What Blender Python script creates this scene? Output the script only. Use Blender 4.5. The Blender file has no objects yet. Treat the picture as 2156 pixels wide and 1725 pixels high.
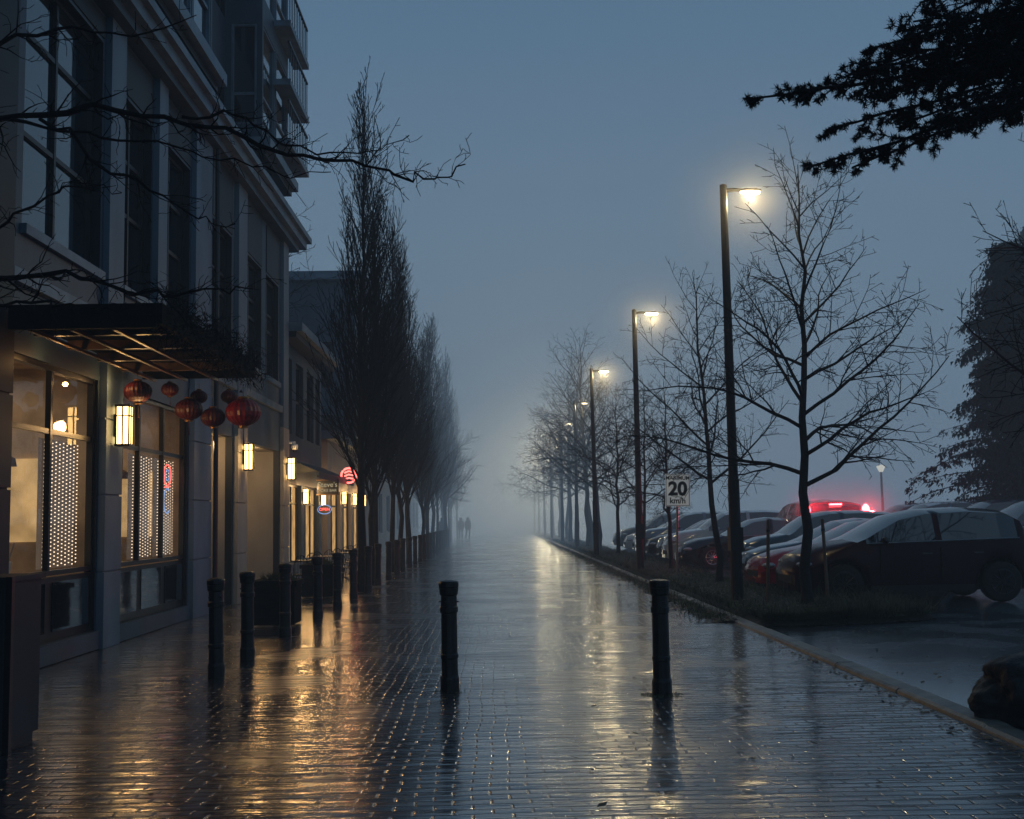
import bpy, math, random
from mathutils import Vector, Matrix
R = random.Random(7)
scene = bpy.context.scene
COL = scene.collection

# ---------------------------------------------------------------- materials
def nd(nt, t, x=0, y=0):
    n = nt.nodes.new(t); n.location = (x, y); return n
def mat(name, c, rough=0.6, metal=0.0, var=0.25, scale=3.0, bump=0.0, bscale=40.0, spec=0.5, coat=0.0, stretch=None):
    m = bpy.data.materials.new(name); m.use_nodes = True
    nt = m.node_tree; b = nt.nodes['Principled BSDF']; L = nt.links
    tc = nd(nt, 'ShaderNodeTexCoord'); mp = nd(nt, 'ShaderNodeMapping')
    L.new(tc.outputs['Object'], mp.inputs[0])
    if stretch: mp.inputs['Scale'].default_value = stretch
    n = nd(nt, 'ShaderNodeTexNoise'); n.inputs['Scale'].default_value = scale; n.inputs['Detail'].default_value = 6
    L.new(mp.outputs[0], n.inputs['Vector'])
    r = nd(nt, 'ShaderNodeValToRGB')
    r.color_ramp.elements[0].position = 0.3; r.color_ramp.elements[1].position = 0.7
    r.color_ramp.elements[0].color = (*[v*(1-var) for v in c], 1)
    r.color_ramp.elements[1].color = (*[min(1, v*(1+var)) for v in c], 1)
    L.new(n.outputs['Fac'], r.inputs[0]); L.new(r.outputs[0], b.inputs['Base Color'])
    b.inputs['Roughness'].default_value = rough; b.inputs['Metallic'].default_value = metal
    b.inputs['Specular IOR Level'].default_value = spec
    b.inputs['Coat Weight'].default_value = coat
    if bump:
        n2 = nd(nt, 'ShaderNodeTexNoise'); n2.inputs['Scale'].default_value = bscale; n2.inputs['Detail'].default_value = 4
        L.new(mp.outputs[0], n2.inputs['Vector'])
        bp = nd(nt, 'ShaderNodeBump'); bp.inputs['Strength'].default_value = 1; bp.inputs['Distance'].default_value = bump
        L.new(n2.outputs['Fac'], bp.inputs['Height']); L.new(bp.outputs[0], b.inputs['Normal'])
    return m
def emis(name, c, s, var=0.15, scale=8):
    m = bpy.data.materials.new(name); m.use_nodes = True
    nt = m.node_tree; nt.nodes.clear(); L = nt.links
    o = nd(nt, 'ShaderNodeOutputMaterial'); e = nd(nt, 'ShaderNodeEmission')
    tc = nd(nt, 'ShaderNodeTexCoord'); n = nd(nt, 'ShaderNodeTexNoise'); n.inputs['Scale'].default_value = scale
    L.new(tc.outputs['Object'], n.inputs['Vector'])
    r = nd(nt, 'ShaderNodeValToRGB')
    r.color_ramp.elements[0].color = (*[v*(1-var) for v in c], 1)
    r.color_ramp.elements[1].color = (*c, 1)
    L.new(n.outputs['Fac'], r.inputs[0]); L.new(r.outputs[0], e.inputs[0]); e.inputs[1].default_value = s
    L.new(e.outputs[0], o.inputs[0]); return m
def glassy(name, tint=(1, 1, 1), rough=0.03):
    m = bpy.data.materials.new(name); m.use_nodes = True
    nt = m.node_tree; nt.nodes.clear(); L = nt.links
    o = nd(nt, 'ShaderNodeOutputMaterial'); t = nd(nt, 'ShaderNodeBsdfTransparent'); g = nd(nt, 'ShaderNodeBsdfGlossy')
    t.inputs[0].default_value = (*tint, 1); g.inputs['Roughness'].default_value = rough
    f = nd(nt, 'ShaderNodeFresnel'); f.inputs[0].default_value = 1.5
    tc = nd(nt, 'ShaderNodeTexCoord'); n = nd(nt, 'ShaderNodeTexNoise'); n.inputs['Scale'].default_value = 2
    bp = nd(nt, 'ShaderNodeBump'); bp.inputs['Distance'].default_value = 0.003
    L.new(tc.outputs['Object'], n.inputs['Vector']); L.new(n.outputs['Fac'], bp.inputs['Height']); L.new(bp.outputs[0], g.inputs['Normal'])
    mx = nd(nt, 'ShaderNodeMixShader')
    L.new(f.outputs[0], mx.inputs[0]); L.new(t.outputs[0], mx.inputs[1]); L.new(g.outputs[0], mx.inputs[2])
    L.new(mx.outputs[0], o.inputs[0]); return m

M = {}
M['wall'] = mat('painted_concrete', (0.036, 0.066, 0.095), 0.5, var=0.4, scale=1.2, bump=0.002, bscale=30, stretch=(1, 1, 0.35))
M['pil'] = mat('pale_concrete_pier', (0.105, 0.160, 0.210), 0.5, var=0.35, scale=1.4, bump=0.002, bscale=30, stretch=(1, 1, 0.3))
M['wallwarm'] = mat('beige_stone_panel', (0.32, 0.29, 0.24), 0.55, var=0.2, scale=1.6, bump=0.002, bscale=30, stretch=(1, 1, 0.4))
M['trim'] = mat('pale_trim', (0.115, 0.175, 0.225), 0.45, var=0.3, scale=3)
M['darkpanel'] = mat('dark_panel', (0.008, 0.014, 0.020), 0.5, var=0.3, scale=2, spec=.3)
M['frame'] = mat('window_frame_metal', (0.007, 0.009, 0.012), 0.4, var=0.2, spec=.4)
M['shopframe'] = mat('shop_frame_metal', (0.02, 0.018, 0.015), 0.3, metal=0.4, var=0.3)
M['win'] = mat('dusk_window_glass', (0.008, 0.015, 0.023), 0.05, var=0.5, scale=0.8, bump=0.004, bscale=1.2, spec=1.0, coat=.7)
M['winlit'] = mat('dim_blind_glass', (0.10, 0.11, 0.08), 0.12, var=0.4, scale=2.0, spec=0.8)
M['glass'] = glassy('shop_glass', (.92, .95, .96))
M['black'] = mat('black_cast_iron', (0.005, 0.006, 0.007), 0.36, var=0.4, scale=20, bump=0.0015, bscale=70, spec=.35)
M['matte'] = mat('matte_black_canopy', (0.005, 0.006, 0.007), 0.85, var=0.4, scale=6, spec=.1)
M['pole'] = mat('dark_pole_paint', (0.006, 0.007, 0.009), 0.5, var=0.4, scale=10, spec=.3)
M['bark'] = mat('wet_bark', (0.010, 0.010, 0.011), 0.7, var=0.5, scale=12, bump=0.006, bscale=50, spec=.2)
M['twig'] = mat('wet_twig', (0.006, 0.007, 0.008), 0.75, var=0.4, scale=8, spec=.12)
M['needle'] = mat('conifer_needles', (0.004, 0.007, 0.007), 0.8, var=0.5, scale=3, spec=.15)
M['needlefar'] = mat('cedar_foliage', (0.005, 0.018, 0.019), 0.85, var=0.7, scale=1.2, spec=.08)
M['soil'] = mat('wet_soil', (0.016, 0.015, 0.010), 0.75, var=0.5, scale=5, bump=0.03, bscale=12, spec=.3)
M['litter'] = mat('wet_leaf_litter', (0.10, 0.072, 0.036), 0.6, var=0.7, scale=8, spec=.4)
M['grass'] = mat('winter_grass', (0.058, 0.064, 0.030), 0.7, var=0.6, scale=2, spec=.3)
M['kerb'] = mat('kerb_concrete', (0.17, 0.16, 0.13), 0.4, var=0.4, scale=6, bump=0.006, bscale=25)
M['box'] = mat('utility_cabinet_paint', (0.014, 0.026, 0.034), 0.55, var=0.3, scale=4, stretch=(1, 1, .3), spec=.3)
M['rock'] = mat('boulder_stone', (0.006, 0.0065, 0.008), 0.6, var=0.5, scale=6, bump=0.03, bscale=9)
M['wood'] = mat('warm_timber', (0.10, 0.055, 0.025), 0.4, var=0.4, scale=6, stretch=(1, 6, 1))
M['cream'] = mat('interior_paint', (0.50, 0.40, 0.30), 0.6, var=0.45, scale=1.8)
M['floorin'] = mat('interior_floor', (0.2, 0.15, 0.1), 0.4, var=0.3)
M['gold'] = mat('gold_cap', (0.2, 0.09, 0.02), 0.4, metal=0.6)
M['signwhite'] = mat('sign_white', (0.84, 0.86, 0.84), 0.4, var=0.05)
M['signface'] = mat('glowing_sign_white', (0.85, 0.87, 0.85), 0.4, var=0.05)
_b = M['signface'].node_tree.nodes['Principled BSDF']; _b.inputs['Emission Color'].default_value = (1, .98, .9, 1); _b.inputs['Emission Strength'].default_value = .10  # sign face emits faintly, in place of light thrown back at the viewer
M['signblack'] = mat('sign_black', (0.012, 0.012, 0.012), 0.5, var=0.1)
M['galv'] = mat('galvanised_post', (0.2, 0.21, 0.22), 0.4, metal=0.6, var=0.2, scale=15)
M['tyre'] = mat('tyre_rubber', (0.006, 0.006, 0.006), 0.7, spec=.3)
M['rim'] = mat('alloy_rim', (0.45, 0.47, 0.5), 0.25, metal=0.9, var=0.1)
M['rimdark'] = mat('dark_alloy_rim', (0.03, 0.032, 0.035), 0.35, metal=0.7, var=0.1)
M['carglass'] = mat('car_glass', (0.005, 0.008, 0.010), 0.03, var=0.3, spec=1.0, coat=.5)
M['under'] = mat('car_underbody', (0.005, 0.005, 0.005), 0.8)
M['headlamp'] = mat('headlamp_clear', (0.3, 0.32, 0.35), 0.08, metal=0.4, var=0.3, scale=20)
M['taillamp'] = mat('taillamp_red', (0.25, 0.01, 0.01), 0.15, var=0.3, scale=20)
M['plate'] = mat('plate_white', (0.4, 0.4, 0.4), 0.4)
M['lampglow'] = emis('lamp_led_glow', (1.0, 0.80, 0.45), 34)
M['lampfar'] = emis('hazy_lamp_glow', (1.0, 0.78, 0.42), 6)
M['lantern'] = emis('lantern_glow', (1.0, 0.60, 0.20), 8)
M['led'] = emis('led_dot_glow', (1.0, 0.72, 0.48), 2.4)
M['panel'] = emis('self_glowing_panel', (1.0, 0.66, 0.44), 0.15, var=.6, scale=1.5)  # pale panel given its own glow instead of light from the beads
M['panelglow'] = emis('lit_menu_board', (1.0, 0.58, 0.22), 0.95, var=0.9, scale=3)
M['brake'] = emis('brake_light_glow', (1.0, 0.04, 0.05), 34)
M['neonred'] = emis('neon_red', (1.0, 0.10, 0.08), 3.2)
M['neonblue'] = emis('neon_blue', (0.25, 0.45, 0.9), 1.2)
M['signcream'] = emis('sign_cream_lettering', (0.9, 0.75, 0.45), 0.5)
M['cloth'] = mat('dark_coat_cloth', (0.02, 0.022, 0.026), 0.8)
M['cloth2'] = mat('grey_coat_cloth', (0.05, 0.05, 0.055), 0.8)
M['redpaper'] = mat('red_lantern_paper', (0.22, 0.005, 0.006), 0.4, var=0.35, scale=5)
M['redshaded'] = mat('shaded_red_lantern_paper', (0.055, 0.002, 0.003), 0.5, var=0.4, scale=5)  # same red paper, darkened for the shade under the canopy
PAINT = {
 'black': mat('car_paint_black', (0.003, 0.004, 0.005), 0.18, coat=.5, var=0.2, spec=.3),
 'darkred': mat('car_paint_dark_red', (0.022, 0.0008, 0.003), 0.25, coat=.08, var=0.2, spec=.12),
 'red': mat('car_paint_red', (0.22, 0.003, 0.007), 0.18, coat=.4, var=0.15, spec=.3),
 'silver': mat('car_paint_silver', (0.14, 0.17, 0.20), 0.15, metal=0.5, coat=1, var=0.1),
 'white': mat('car_paint_white', (0.30, 0.34, 0.37), 0.15, coat=1, var=0.06),
 'blue': mat('car_paint_slate_blue', (0.012, 0.026, 0.045), 0.15, coat=.8, var=0.15, spec=.3),
 'grey': mat('car_paint_grey', (0.02, 0.028, 0.036), 0.15, metal=0.3, coat=.8, var=0.15)}

def wet_pavers():
    m = bpy.data.materials.new('wet_brick_pavers'); m.use_nodes = True
    nt = m.node_tree; b = nt.nodes['Principled BSDF']; L = nt.links
    tc = nd(nt, 'ShaderNodeTexCoord')
    nz = nd(nt, 'ShaderNodeTexNoise'); nz.inputs['Scale'].default_value = 0.9; nz.inputs['Detail'].default_value = 2
    L.new(tc.outputs['Object'], nz.inputs['Vector'])
    sc = nd(nt, 'ShaderNodeVectorMath'); sc.operation = 'SCALE'; sc.inputs['Scale'].default_value = 0.10
    L.new(nz.outputs['Color'], sc.inputs[0])
    ad = nd(nt, 'ShaderNodeVectorMath'); ad.operation = 'ADD'
    L.new(tc.outputs['Object'], ad.inputs[0]); L.new(sc.outputs[0], ad.inputs[1])
    def brick(w, h, ms, c1, c2, mo):
        br = nd(nt, 'ShaderNodeTexBrick'); br.inputs['Scale'].default_value = 1
        br.inputs['Brick Width'].default_value = w; br.inputs['Row Height'].default_value = h
        br.inputs['Mortar Size'].default_value = ms; br.inputs['Mortar Smooth'].default_value = 1.0
        br.inputs['Color1'].default_value = (*c1, 1); br.inputs['Color2'].default_value = (*c2, 1); br.inputs['Mortar'].default_value = (*mo, 1)
        L.new(ad.outputs[0], br.inputs['Vector']); return br
    br = brick(.22, .105, .012, (.010, .018, .028), (.018, .026, .036), (.006, .009, .013))
    L.new(br.outputs['Color'], b.inputs['Base Color'])
    n1 = nd(nt, 'ShaderNodeTexNoise'); n1.inputs['Scale'].default_value = 0.7; n1.inputs['Detail'].default_value = 6
    L.new(tc.outputs['Object'], n1.inputs['Vector'])
    mr = nd(nt, 'ShaderNodeMapRange'); mr.inputs['From Min'].default_value = 0.35; mr.inputs['From Max'].default_value = 0.65
    mr.inputs['To Min'].default_value = 0.16; mr.inputs['To Max'].default_value = 0.32
    L.new(n1.outputs['Fac'], mr.inputs['Value']); L.new(mr.outputs[0], b.inputs['Roughness'])
    b1 = nd(nt, 'ShaderNodeBump'); b1.inputs['Distance'].default_value = 0.005; b1.invert = True
    L.new(br.outputs['Fac'], b1.inputs['Height'])
    hb = brick(.22, .105, .012, (0, 0, 0), (1, 1, 1), (.3, .3, .3))
    b4 = nd(nt, 'ShaderNodeBump'); b4.inputs['Distance'].default_value = 0.0025
    L.new(hb.outputs['Color'], b4.inputs['Height']); L.new(b1.outputs[0], b4.inputs['Normal'])
    def waves(sx, sy, dist, prev, det=2):
        mp = nd(nt, 'ShaderNodeMapping'); mp.inputs['Scale'].default_value = (sx, sy, 1)
        L.new(ad.outputs[0], mp.inputs[0])
        n2 = nd(nt, 'ShaderNodeTexNoise'); n2.inputs['Scale'].default_value = 1.0; n2.inputs['Detail'].default_value = det
        L.new(mp.outputs[0], n2.inputs['Vector'])
        b2 = nd(nt, 'ShaderNodeBump'); b2.inputs['Distance'].default_value = dist
        L.new(n2.outputs['Fac'], b2.inputs['Height'])
        if prev: L.new(prev.outputs[0], b2.inputs['Normal'])
        return b2
    b2 = waves(1.3, 7.5, .03, b4)
    n3 = nd(nt, 'ShaderNodeTexNoise'); n3.inputs['Scale'].default_value = 45; n3.inputs['Detail'].default_value = 3
    L.new(tc.outputs['Object'], n3.inputs['Vector'])
    b3 = nd(nt, 'ShaderNodeBump'); b3.inputs['Distance'].default_value = 0.0015
    L.new(n3.outputs['Fac'], b3.inputs['Height']); L.new(b2.outputs[0], b3.inputs['Normal'])
    L.new(b3.outputs[0], b.inputs['Normal'])
    # thin film of rain water following the brick courses
    w0 = waves(.9, 4.2, .018, None, 1)
    w1 = waves(1.6, 9.5, .014, w0, 1); b5 = nd(nt, 'ShaderNodeBump'); b5.inputs['Distance'].default_value = .0022; b5.invert = True
    L.new(br.outputs['Fac'], b5.inputs['Height']); L.new(w1.outputs[0], b5.inputs['Normal'])
    b6 = nd(nt, 'ShaderNodeBump'); b6.inputs['Distance'].default_value = .0006
    L.new(hb.outputs['Color'], b6.inputs['Height']); L.new(b5.outputs[0], b6.inputs['Normal'])
    L.new(b6.outputs[0], b.inputs['Coat Normal'])
    b.inputs['Coat Weight'].default_value = 1; b.inputs['Coat IOR'].default_value = 1.55
    mc = nd(nt, 'ShaderNodeMapRange'); mc.inputs['From Min'].default_value = 0.35; mc.inputs['From Max'].default_value = 0.65
    mc.inputs['To Min'].default_value = 0.10; mc.inputs['To Max'].default_value = 0.22
    L.new(n1.outputs['Fac'], mc.inputs['Value']); L.new(mc.outputs[0], b.inputs['Coat Roughness'])
    b.inputs['Specular IOR Level'].default_value = 0.6
    return m
def wet_asphalt():
    m = bpy.data.materials.new('wet_asphalt'); m.use_nodes = True
    nt = m.node_tree; b = nt.nodes['Principled BSDF']; L = nt.links
    tc = nd(nt, 'ShaderNodeTexCoord')
    n1 = nd(nt, 'ShaderNodeTexNoise'); n1.inputs['Scale'].default_value = 0.9; n1.inputs['Detail'].default_value = 7
    L.new(tc.outputs['Object'], n1.inputs['Vector'])
    mr = nd(nt, 'ShaderNodeMapRange'); mr.inputs['From Min'].default_value = 0.42; mr.inputs['From Max'].default_value = 0.58
    mr.inputs['To Min'].default_value = 0.06; mr.inputs['To Max'].default_value = 0.36
    L.new(n1.outputs['Fac'], mr.inputs['Value']); L.new(mr.outputs[0], b.inputs['Roughness'])
    r = nd(nt, 'ShaderNodeValToRGB'); r.color_ramp.elements[0].color = (0.03, 0.042, 0.054, 1); r.color_ramp.elements[1].color = (0.09, 0.12, 0.145, 1)
    L.new(n1.outputs['Fac'], r.inputs[0]); L.new(r.outputs[0], b.inputs['Base Color'])
    n3 = nd(nt, 'ShaderNodeTexNoise'); n3.inputs['Scale'].default_value = 45; n3.inputs['Detail'].default_value = 4
    L.new(tc.outputs['Object'], n3.inputs['Vector'])
    b3 = nd(nt, 'ShaderNodeBump'); b3.inputs['Distance'].default_value = 0.004
    L.new(n3.outputs['Fac'], b3.inputs['Height']); L.new(b3.outputs[0], b.inputs['Normal'])
    b.inputs['Coat Weight'].default_value = 1; b.inputs['Coat Roughness'].default_value = .14; b.inputs['Coat IOR'].default_value = 1.5
    return m
M['paver'] = wet_pavers(); M['asphalt'] = wet_asphalt()
M['earth'] = mat('distant_ground', (0.05, 0.055, 0.06), 0.5, var=0.3, scale=0.2)

# ---------------------------------------------------------------- mesh builder
class MB:
    def __init__(s): s.v = []; s.f = []; s.m = []
    def quad(s, a, b, c, d, mi=0):
        i = len(s.v); s.v += [tuple(a), tuple(b), tuple(c), tuple(d)]; s.f.append((i, i+1, i+2, i+3)); s.m.append(mi)
    def tri(s, a, b, c, mi=0):
        i = len(s.v); s.v += [tuple(a), tuple(b), tuple(c)]; s.f.append((i, i+1, i+2)); s.m.append(mi)
    def box(s, x0, x1, y0, y1, z0, z1, mi=0):
        i = len(s.v)
        s.v += [(x0,y0,z0),(x1,y0,z0),(x1,y1,z0),(x0,y1,z0),(x0,y0,z1),(x1,y0,z1),(x1,y1,z1),(x0,y1,z1)]
        for f in [(0,3,2,1),(4,5,6,7),(0,1,5,4),(1,2,6,5),(2,3,7,6),(3,0,4,7)]:
            s.f.append(tuple(i+k for k in f)); s.m.append(mi)
    def obox(s, O, U, N, u0, u1, n0, n1, z0, z1, mi=0):
        O, U, N = Vector(O), Vector(U), Vector(N); Z = Vector((0, 0, 1)); i = len(s.v)
        for z in (z0, z1):
            for (u, n) in ((u0, n0), (u1, n0), (u1, n1), (u0, n1)):
                s.v.append(tuple(O + U*u + N*n + Z*z))
        for f in [(0,3,2,1),(4,5,6,7),(0,1,5,4),(1,2,6,5),(2,3,7,6),(3,0,4,7)]:
            s.f.append(tuple(i+k for k in f)); s.m.append(mi)
    def tube(s, pts, rad, n=6, mi=0, cap=True):
        pts = [Vector(p) for p in pts]; base = len(s.v)
        for k, p in enumerate(pts):
            if k == 0: d = pts[1]-p
            elif k == len(pts)-1: d = p-pts[k-1]
            else: d = pts[k+1]-pts[k-1]
            d.normalize() if d.length > 1e-9 else None
            a = Vector((0, 0, 1)) if abs(d.z) < 0.8 else Vector((1, 0, 0))
            e1 = d.cross(a).normalized(); e2 = d.cross(e1)
            for j in range(n):
                t = 2*math.pi*j/n
                s.v.append(tuple(p + (e1*math.cos(t)+e2*math.sin(t))*rad[k]))
        for k in range(len(pts)-1):
            for j in range(n):
                a = base+k*n+j; b = base+k*n+(j+1) % n
                s.f.append((a, b, b+n, a+n)); s.m.append(mi)
        if cap:
            s.f.append(tuple(base+j for j in range(n))[::-1]); s.m.append(mi)
            s.f.append(tuple(base+(len(pts)-1)*n+j for j in range(n))); s.m.append(mi)
    def lathe(s, prof, n=16, c=(0, 0, 0), axis='z', mi=0):
        base = len(s.v)
        for (r, h) in prof:
            for j in range(n):
                t = 2*math.pi*j/n; a, b = r*math.cos(t), r*math.sin(t)
                p = (a, b, h) if axis == 'z' else (a, h, b)
                s.v.append((p[0]+c[0], p[1]+c[1], p[2]+c[2]))
        for k in range(len(prof)-1):
            for j in range(n):
                a = base+k*n+j; b = base+k*n+(j+1) % n
                s.f.append((a, b, b+n, a+n)); s.m.append(mi)
        s.f.append(tuple(base+j for j in range(n))[::-1]); s.m.append(mi)
        s.f.append(tuple(base+(len(prof)-1)*n+j for j in range(n))); s.m.append(mi)
    def facade(s, O, U, N, W, z0, z1, ops, depth, mi=0, rmi=None):
        O, U, N = Vector(O), Vector(U), Vector(N); Z = Vector((0, 0, 1))
        P = lambda u, z, n=0.0: O+U*u+Z*z+N*n
        if rmi is None: rmi = mi
        us = sorted({0.0, W} | {o[0] for o in ops} | {o[1] for o in ops})
        zs = sorted({z0, z1} | {o[2] for o in ops} | {o[3] for o in ops})
        for i in range(len(us)-1):
            for j in range(len(zs)-1):
                cu, cz = (us[i]+us[i+1])/2, (zs[j]+zs[j+1])/2
                if any(o[0] < cu < o[1] and o[2] < cz < o[3] for o in ops): continue
                s.quad(P(us[i], zs[j]), P(us[i+1], zs[j]), P(us[i+1], zs[j+1]), P(us[i], zs[j+1]), mi)
        for (a, b, c, d) in [o[:4] for o in ops]:
            s.quad(P(a, c), P(a, d), P(a, d, -depth), P(a, c, -depth), rmi)
            s.quad(P(b, c), P(b, d), P(b, d, -depth), P(b, c, -depth), rmi)
            s.quad(P(a, c), P(b, c), P(b, c, -depth), P(a, c, -depth), rmi)
            s.quad(P(a, d), P(b, d), P(b, d, -depth), P(a, d, -depth), rmi)
    def obj(s, name, mats, parent=None, smooth=False, loc=(0, 0, 0)):
        me = bpy.data.meshes.new(name); me.from_pydata(s.v, [], s.f)
        if not isinstance(mats, (list, tuple)): mats = [mats]
        for m in mats: me.materials.append(m)
        me.polygons.foreach_set('material_index', s.m)
        me.polygons.foreach_set('use_smooth', [smooth]*len(s.f))
        me.update()
        o = bpy.data.objects.new(name, me); COL.objects.link(o); o.location = loc
        if parent: o.parent = parent
        return o

def empty(name, loc, label, cat, group=None):
    o = bpy.data.objects.new(name, None); COL.objects.link(o); o.location = loc; o.empty_display_size = 0.2
    tag(o, label, cat, group); return o
def tag(o, label, cat, group=None):
    o['label'] = label; o['category'] = cat
    if group: o['group'] = group
def copy_tree(o, parent=None, matmap=None):
    c = o.copy(); COL.objects.link(c)
    if parent: c.parent = parent
    if matmap and o.type == 'MESH':
        for i, sl in enumerate(c.material_slots):
            if sl.material and sl.material.name in matmap:
                nm = matmap[sl.material.name]; sl.link = 'OBJECT'; sl.material = nm
    for ch in list(o.children): copy_tree(ch, c, matmap)
    return c
def plight(name, loc, power, col, rad, parent=None):
    l = bpy.data.lights.new(name, 'POINT'); l.energy = power; l.color = col; l.shadow_soft_size = rad
    o = bpy.data.objects.new(name, l); COL.objects.link(o); o.location = loc
    if parent: o.parent = parent
    return o
def text(name, s, size, m, parent, loc, rot, ext=0.004, offset=0.0):
    cu = bpy.data.curves.new(name+'_curve', 'FONT'); cu.body = s; cu.size = size; cu.extrude = ext
    cu.align_x = 'CENTER'; cu.align_y = 'CENTER'; cu.offset = offset
    t = bpy.data.objects.new(name+'_tmp', cu); COL.objects.link(t)
    bpy.context.view_layer.update()
    me = bpy.data.meshes.new_from_object(t.evaluated_get(bpy.context.evaluated_depsgraph_get()))
    bpy.data.objects.remove(t); me.materials.clear(); me.materials.append(m)
    o = bpy.data.objects.new(name, me); COL.objects.link(o); o.location = loc; o.rotation_euler = rot
    if parent: o.parent = parent
    return o

# ---------------------------------------------------------------- setting
def sheet(name, x0, x1, y0, y1, z, m):
    b = MB(); b.quad((x0, y0, z), (x1, y0, z), (x1, y1, z), (x0, y1, z)); o = b.obj(name, m); o['kind'] = 'structure'; return o
sheet('ground', -1200, 1200, -600, 1800, 0.0, M['earth'])
sheet('paved_path', -5.6, 3.5, -8, 180, 0.008, M['paver'])
sheet('parking_lot', 3.72, 60, -8, 140, 0.008, M['asphalt'])
b = MB(); y = -6.0
while y < 140:
    l = 1.8; dz = R.uniform(-.004, .004); dx = R.uniform(-.006, .006)
    x0, x1, zt = 3.5+dx, 3.72+dx, 0.05+dz
    y0, y1 = y+.006, y+l-.006
    pr = [(x0, 0), (x0+.01, zt-.02), (x0+.035, zt), (x1-.03, zt), (x1, zt-.02), (x1, 0)]
    i = len(b.v)
    for yy in (y0, y1):
        for (px, pz) in pr: b.v.append((px, yy, pz))
    for k in range(5): b.f.append((i+k, i+k+1, i+k+7, i+k+6)); b.m.append(0)
    b.f.append(tuple(i+k for k in range(6))); b.m.append(0); b.f.append(tuple(i+6+k for k in range(6))); b.m.append(0)
    y += l
o = b.obj('kerb', M['kerb']); o['kind'] = 'structure'
b = MB(); nx, ny = 10, 170
def strip_w(y):
    t = max(0, min(1, (y-16.2)/1.2)); w = 1.4
    if y < 19.6: w = 2.75
    elif y < 20.4: w = 2.75-1.35*(y-19.6)/.8
    return 0.15 + w*math.sqrt(1-(1-t)**2)
for j in range(ny+1):
    yy = 16.2 + (130-16.2)*(j/ny)**2
    for k in range(nx+1):
        u = k/nx; x = 3.725 + strip_w(yy)*u
        z = 0.012 + 0.13*(1-(2*u-1)**6)*min(1, (yy-16.2)*3) + R.uniform(0, .02)
        b.v.append((x, yy, z))
for j in range(ny):
    for k in range(nx):
        a = j*(nx+1)+k; b.f.append((a, a+1, a+nx+2, a+nx+1)); b.m.append(0)
o = b.obj('planting_strip', M['soil'], smooth=True); o['kind'] = 'structure'
b = MB()
for i in range(21000):
    yy = 16.35 + 60*R.random()**2.4
    edge = R.random() < .35
    x = (3.72+R.gauss(-.18, .2)) if edge and yy > 17.5 else 3.8 + (strip_w(yy)-.08)*R.random()
    n = 3; h = R.uniform(.03, .13)*(2.0 if R.random() < .10 else 1)*(.6 if x < 3.7 else 1)*(1.4 if x > 5 else 1)
    for k in range(n):
        a = R.uniform(0, 6.28); lx, ly = math.cos(a), math.sin(a); w = .007
        px, py = x+R.uniform(-.03, .03), yy+R.uniform(-.03, .03); zb = .1 if x > 3.75 else .01
        t = R.uniform(.4, 1.4)*h
        b.tri((px-ly*w, py+lx*w, zb), (px+ly*w, py-lx*w, zb), (px+lx*t, py+ly*t, zb+h))
o = b.obj('grass', M['grass']); o['kind'] = 'stuff'; o['label'] = 'wet winter grass and weeds on planting strip'; o['category'] = 'grass'
b = MB()
for i in range(12000):
    r_ = R.random()
    if r_ < .02: yy = 5+45*R.random()**1.5; x = R.uniform(-5, 3.4); z = .014
    elif r_ < .06: yy = R.uniform(6, 16); x = R.choice([3.45-abs(R.gauss(0, .1)), R.uniform(3.8, 9)]); z = .014
    elif r_ < .40:
        yy = 16.6+40*R.random()**2; x = 3.85+(strip_w(yy)-.15)*R.random(); z = .15+R.uniform(0, .03)
    else:
        yy = 17.0+55*R.random()**1.7; x = 3.55-abs(R.gauss(0, .28+.17*math.sin(yy*1.3))); z = .012+.05*R.random()*max(0, 1-(3.55-x)/.3)
    a = R.uniform(0, 6.28); s = R.uniform(.014, .042); c, d = math.cos(a)*s, math.sin(a)*s
    b.quad((x-c, yy-d, z), (x+d*.6, yy-c*.6, z+.006), (x+c, yy+d, z+.002+R.uniform(0, .015)), (x-d*.6, yy+c*.6, z+.008))
o = b.obj('fallen_leaves', M['litter']); o['kind'] = 'stuff'; o['label'] = 'wet fallen leaves gathered along brick path edge'; o['category'] = 'leaves'

# ---------------------------------------------------------------- buildings
def window(parent, O, U, N, u0, u1, z0, z1, depth, nx=2, nz=2, pane=None, fr=0.06, frmat=None, zsplit=None):
    O, U, N = Vector(O), Vector(U), Vector(N); Z = Vector((0, 0, 1))
    n = -depth
    b = MB(); P = lambda u, z, e=0: O+U*u+Z*z+N*(n+.02+e)
    t = R.uniform(-.006, .006)
    b.quad(P(u0+.01, z0+.01, t), P(u1-.01, z0+.01, -t), P(u1-.01, z1-.01, -t), P(u0+.01, z1-.01, t))
    w = b.obj('window', pane or M['win'], parent)
    f = MB(); n0, n1 = n+.0, n+.08
    f.obox(O, U, N, u0+.002, u0+fr, n0, n1, z0+.002, z1-.002); f.obox(O, U, N, u1-fr, u1-.002, n0, n1, z0+.002, z1-.002)
    f.obox(O, U, N, u0+fr+.001, u1-fr-.001, n0, n1-.004, z0+.002, z0+fr); f.obox(O, U, N, u0+fr+.001, u1-fr-.001, n0, n1-.004, z1-fr, z1-.002)
    for k in range(1, nx):
        u = u0+(u1-u0)*k/nx; f.obox(O, U, N, u-.03, u+.03, n0, n1-.012, z0+fr+.001, z1-fr-.001)
    zz = zsplit if zsplit else [z0+(z1-z0)*k/nz for k in range(1, nz)]
    for z in zz: f.obox(O, U, N, u0+fr+.001, u1-fr-.001, n0, n1-.02, z-.03, z+.03)
    f.obj('window_frame', frmat or M['frame'], w)
    return w

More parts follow.
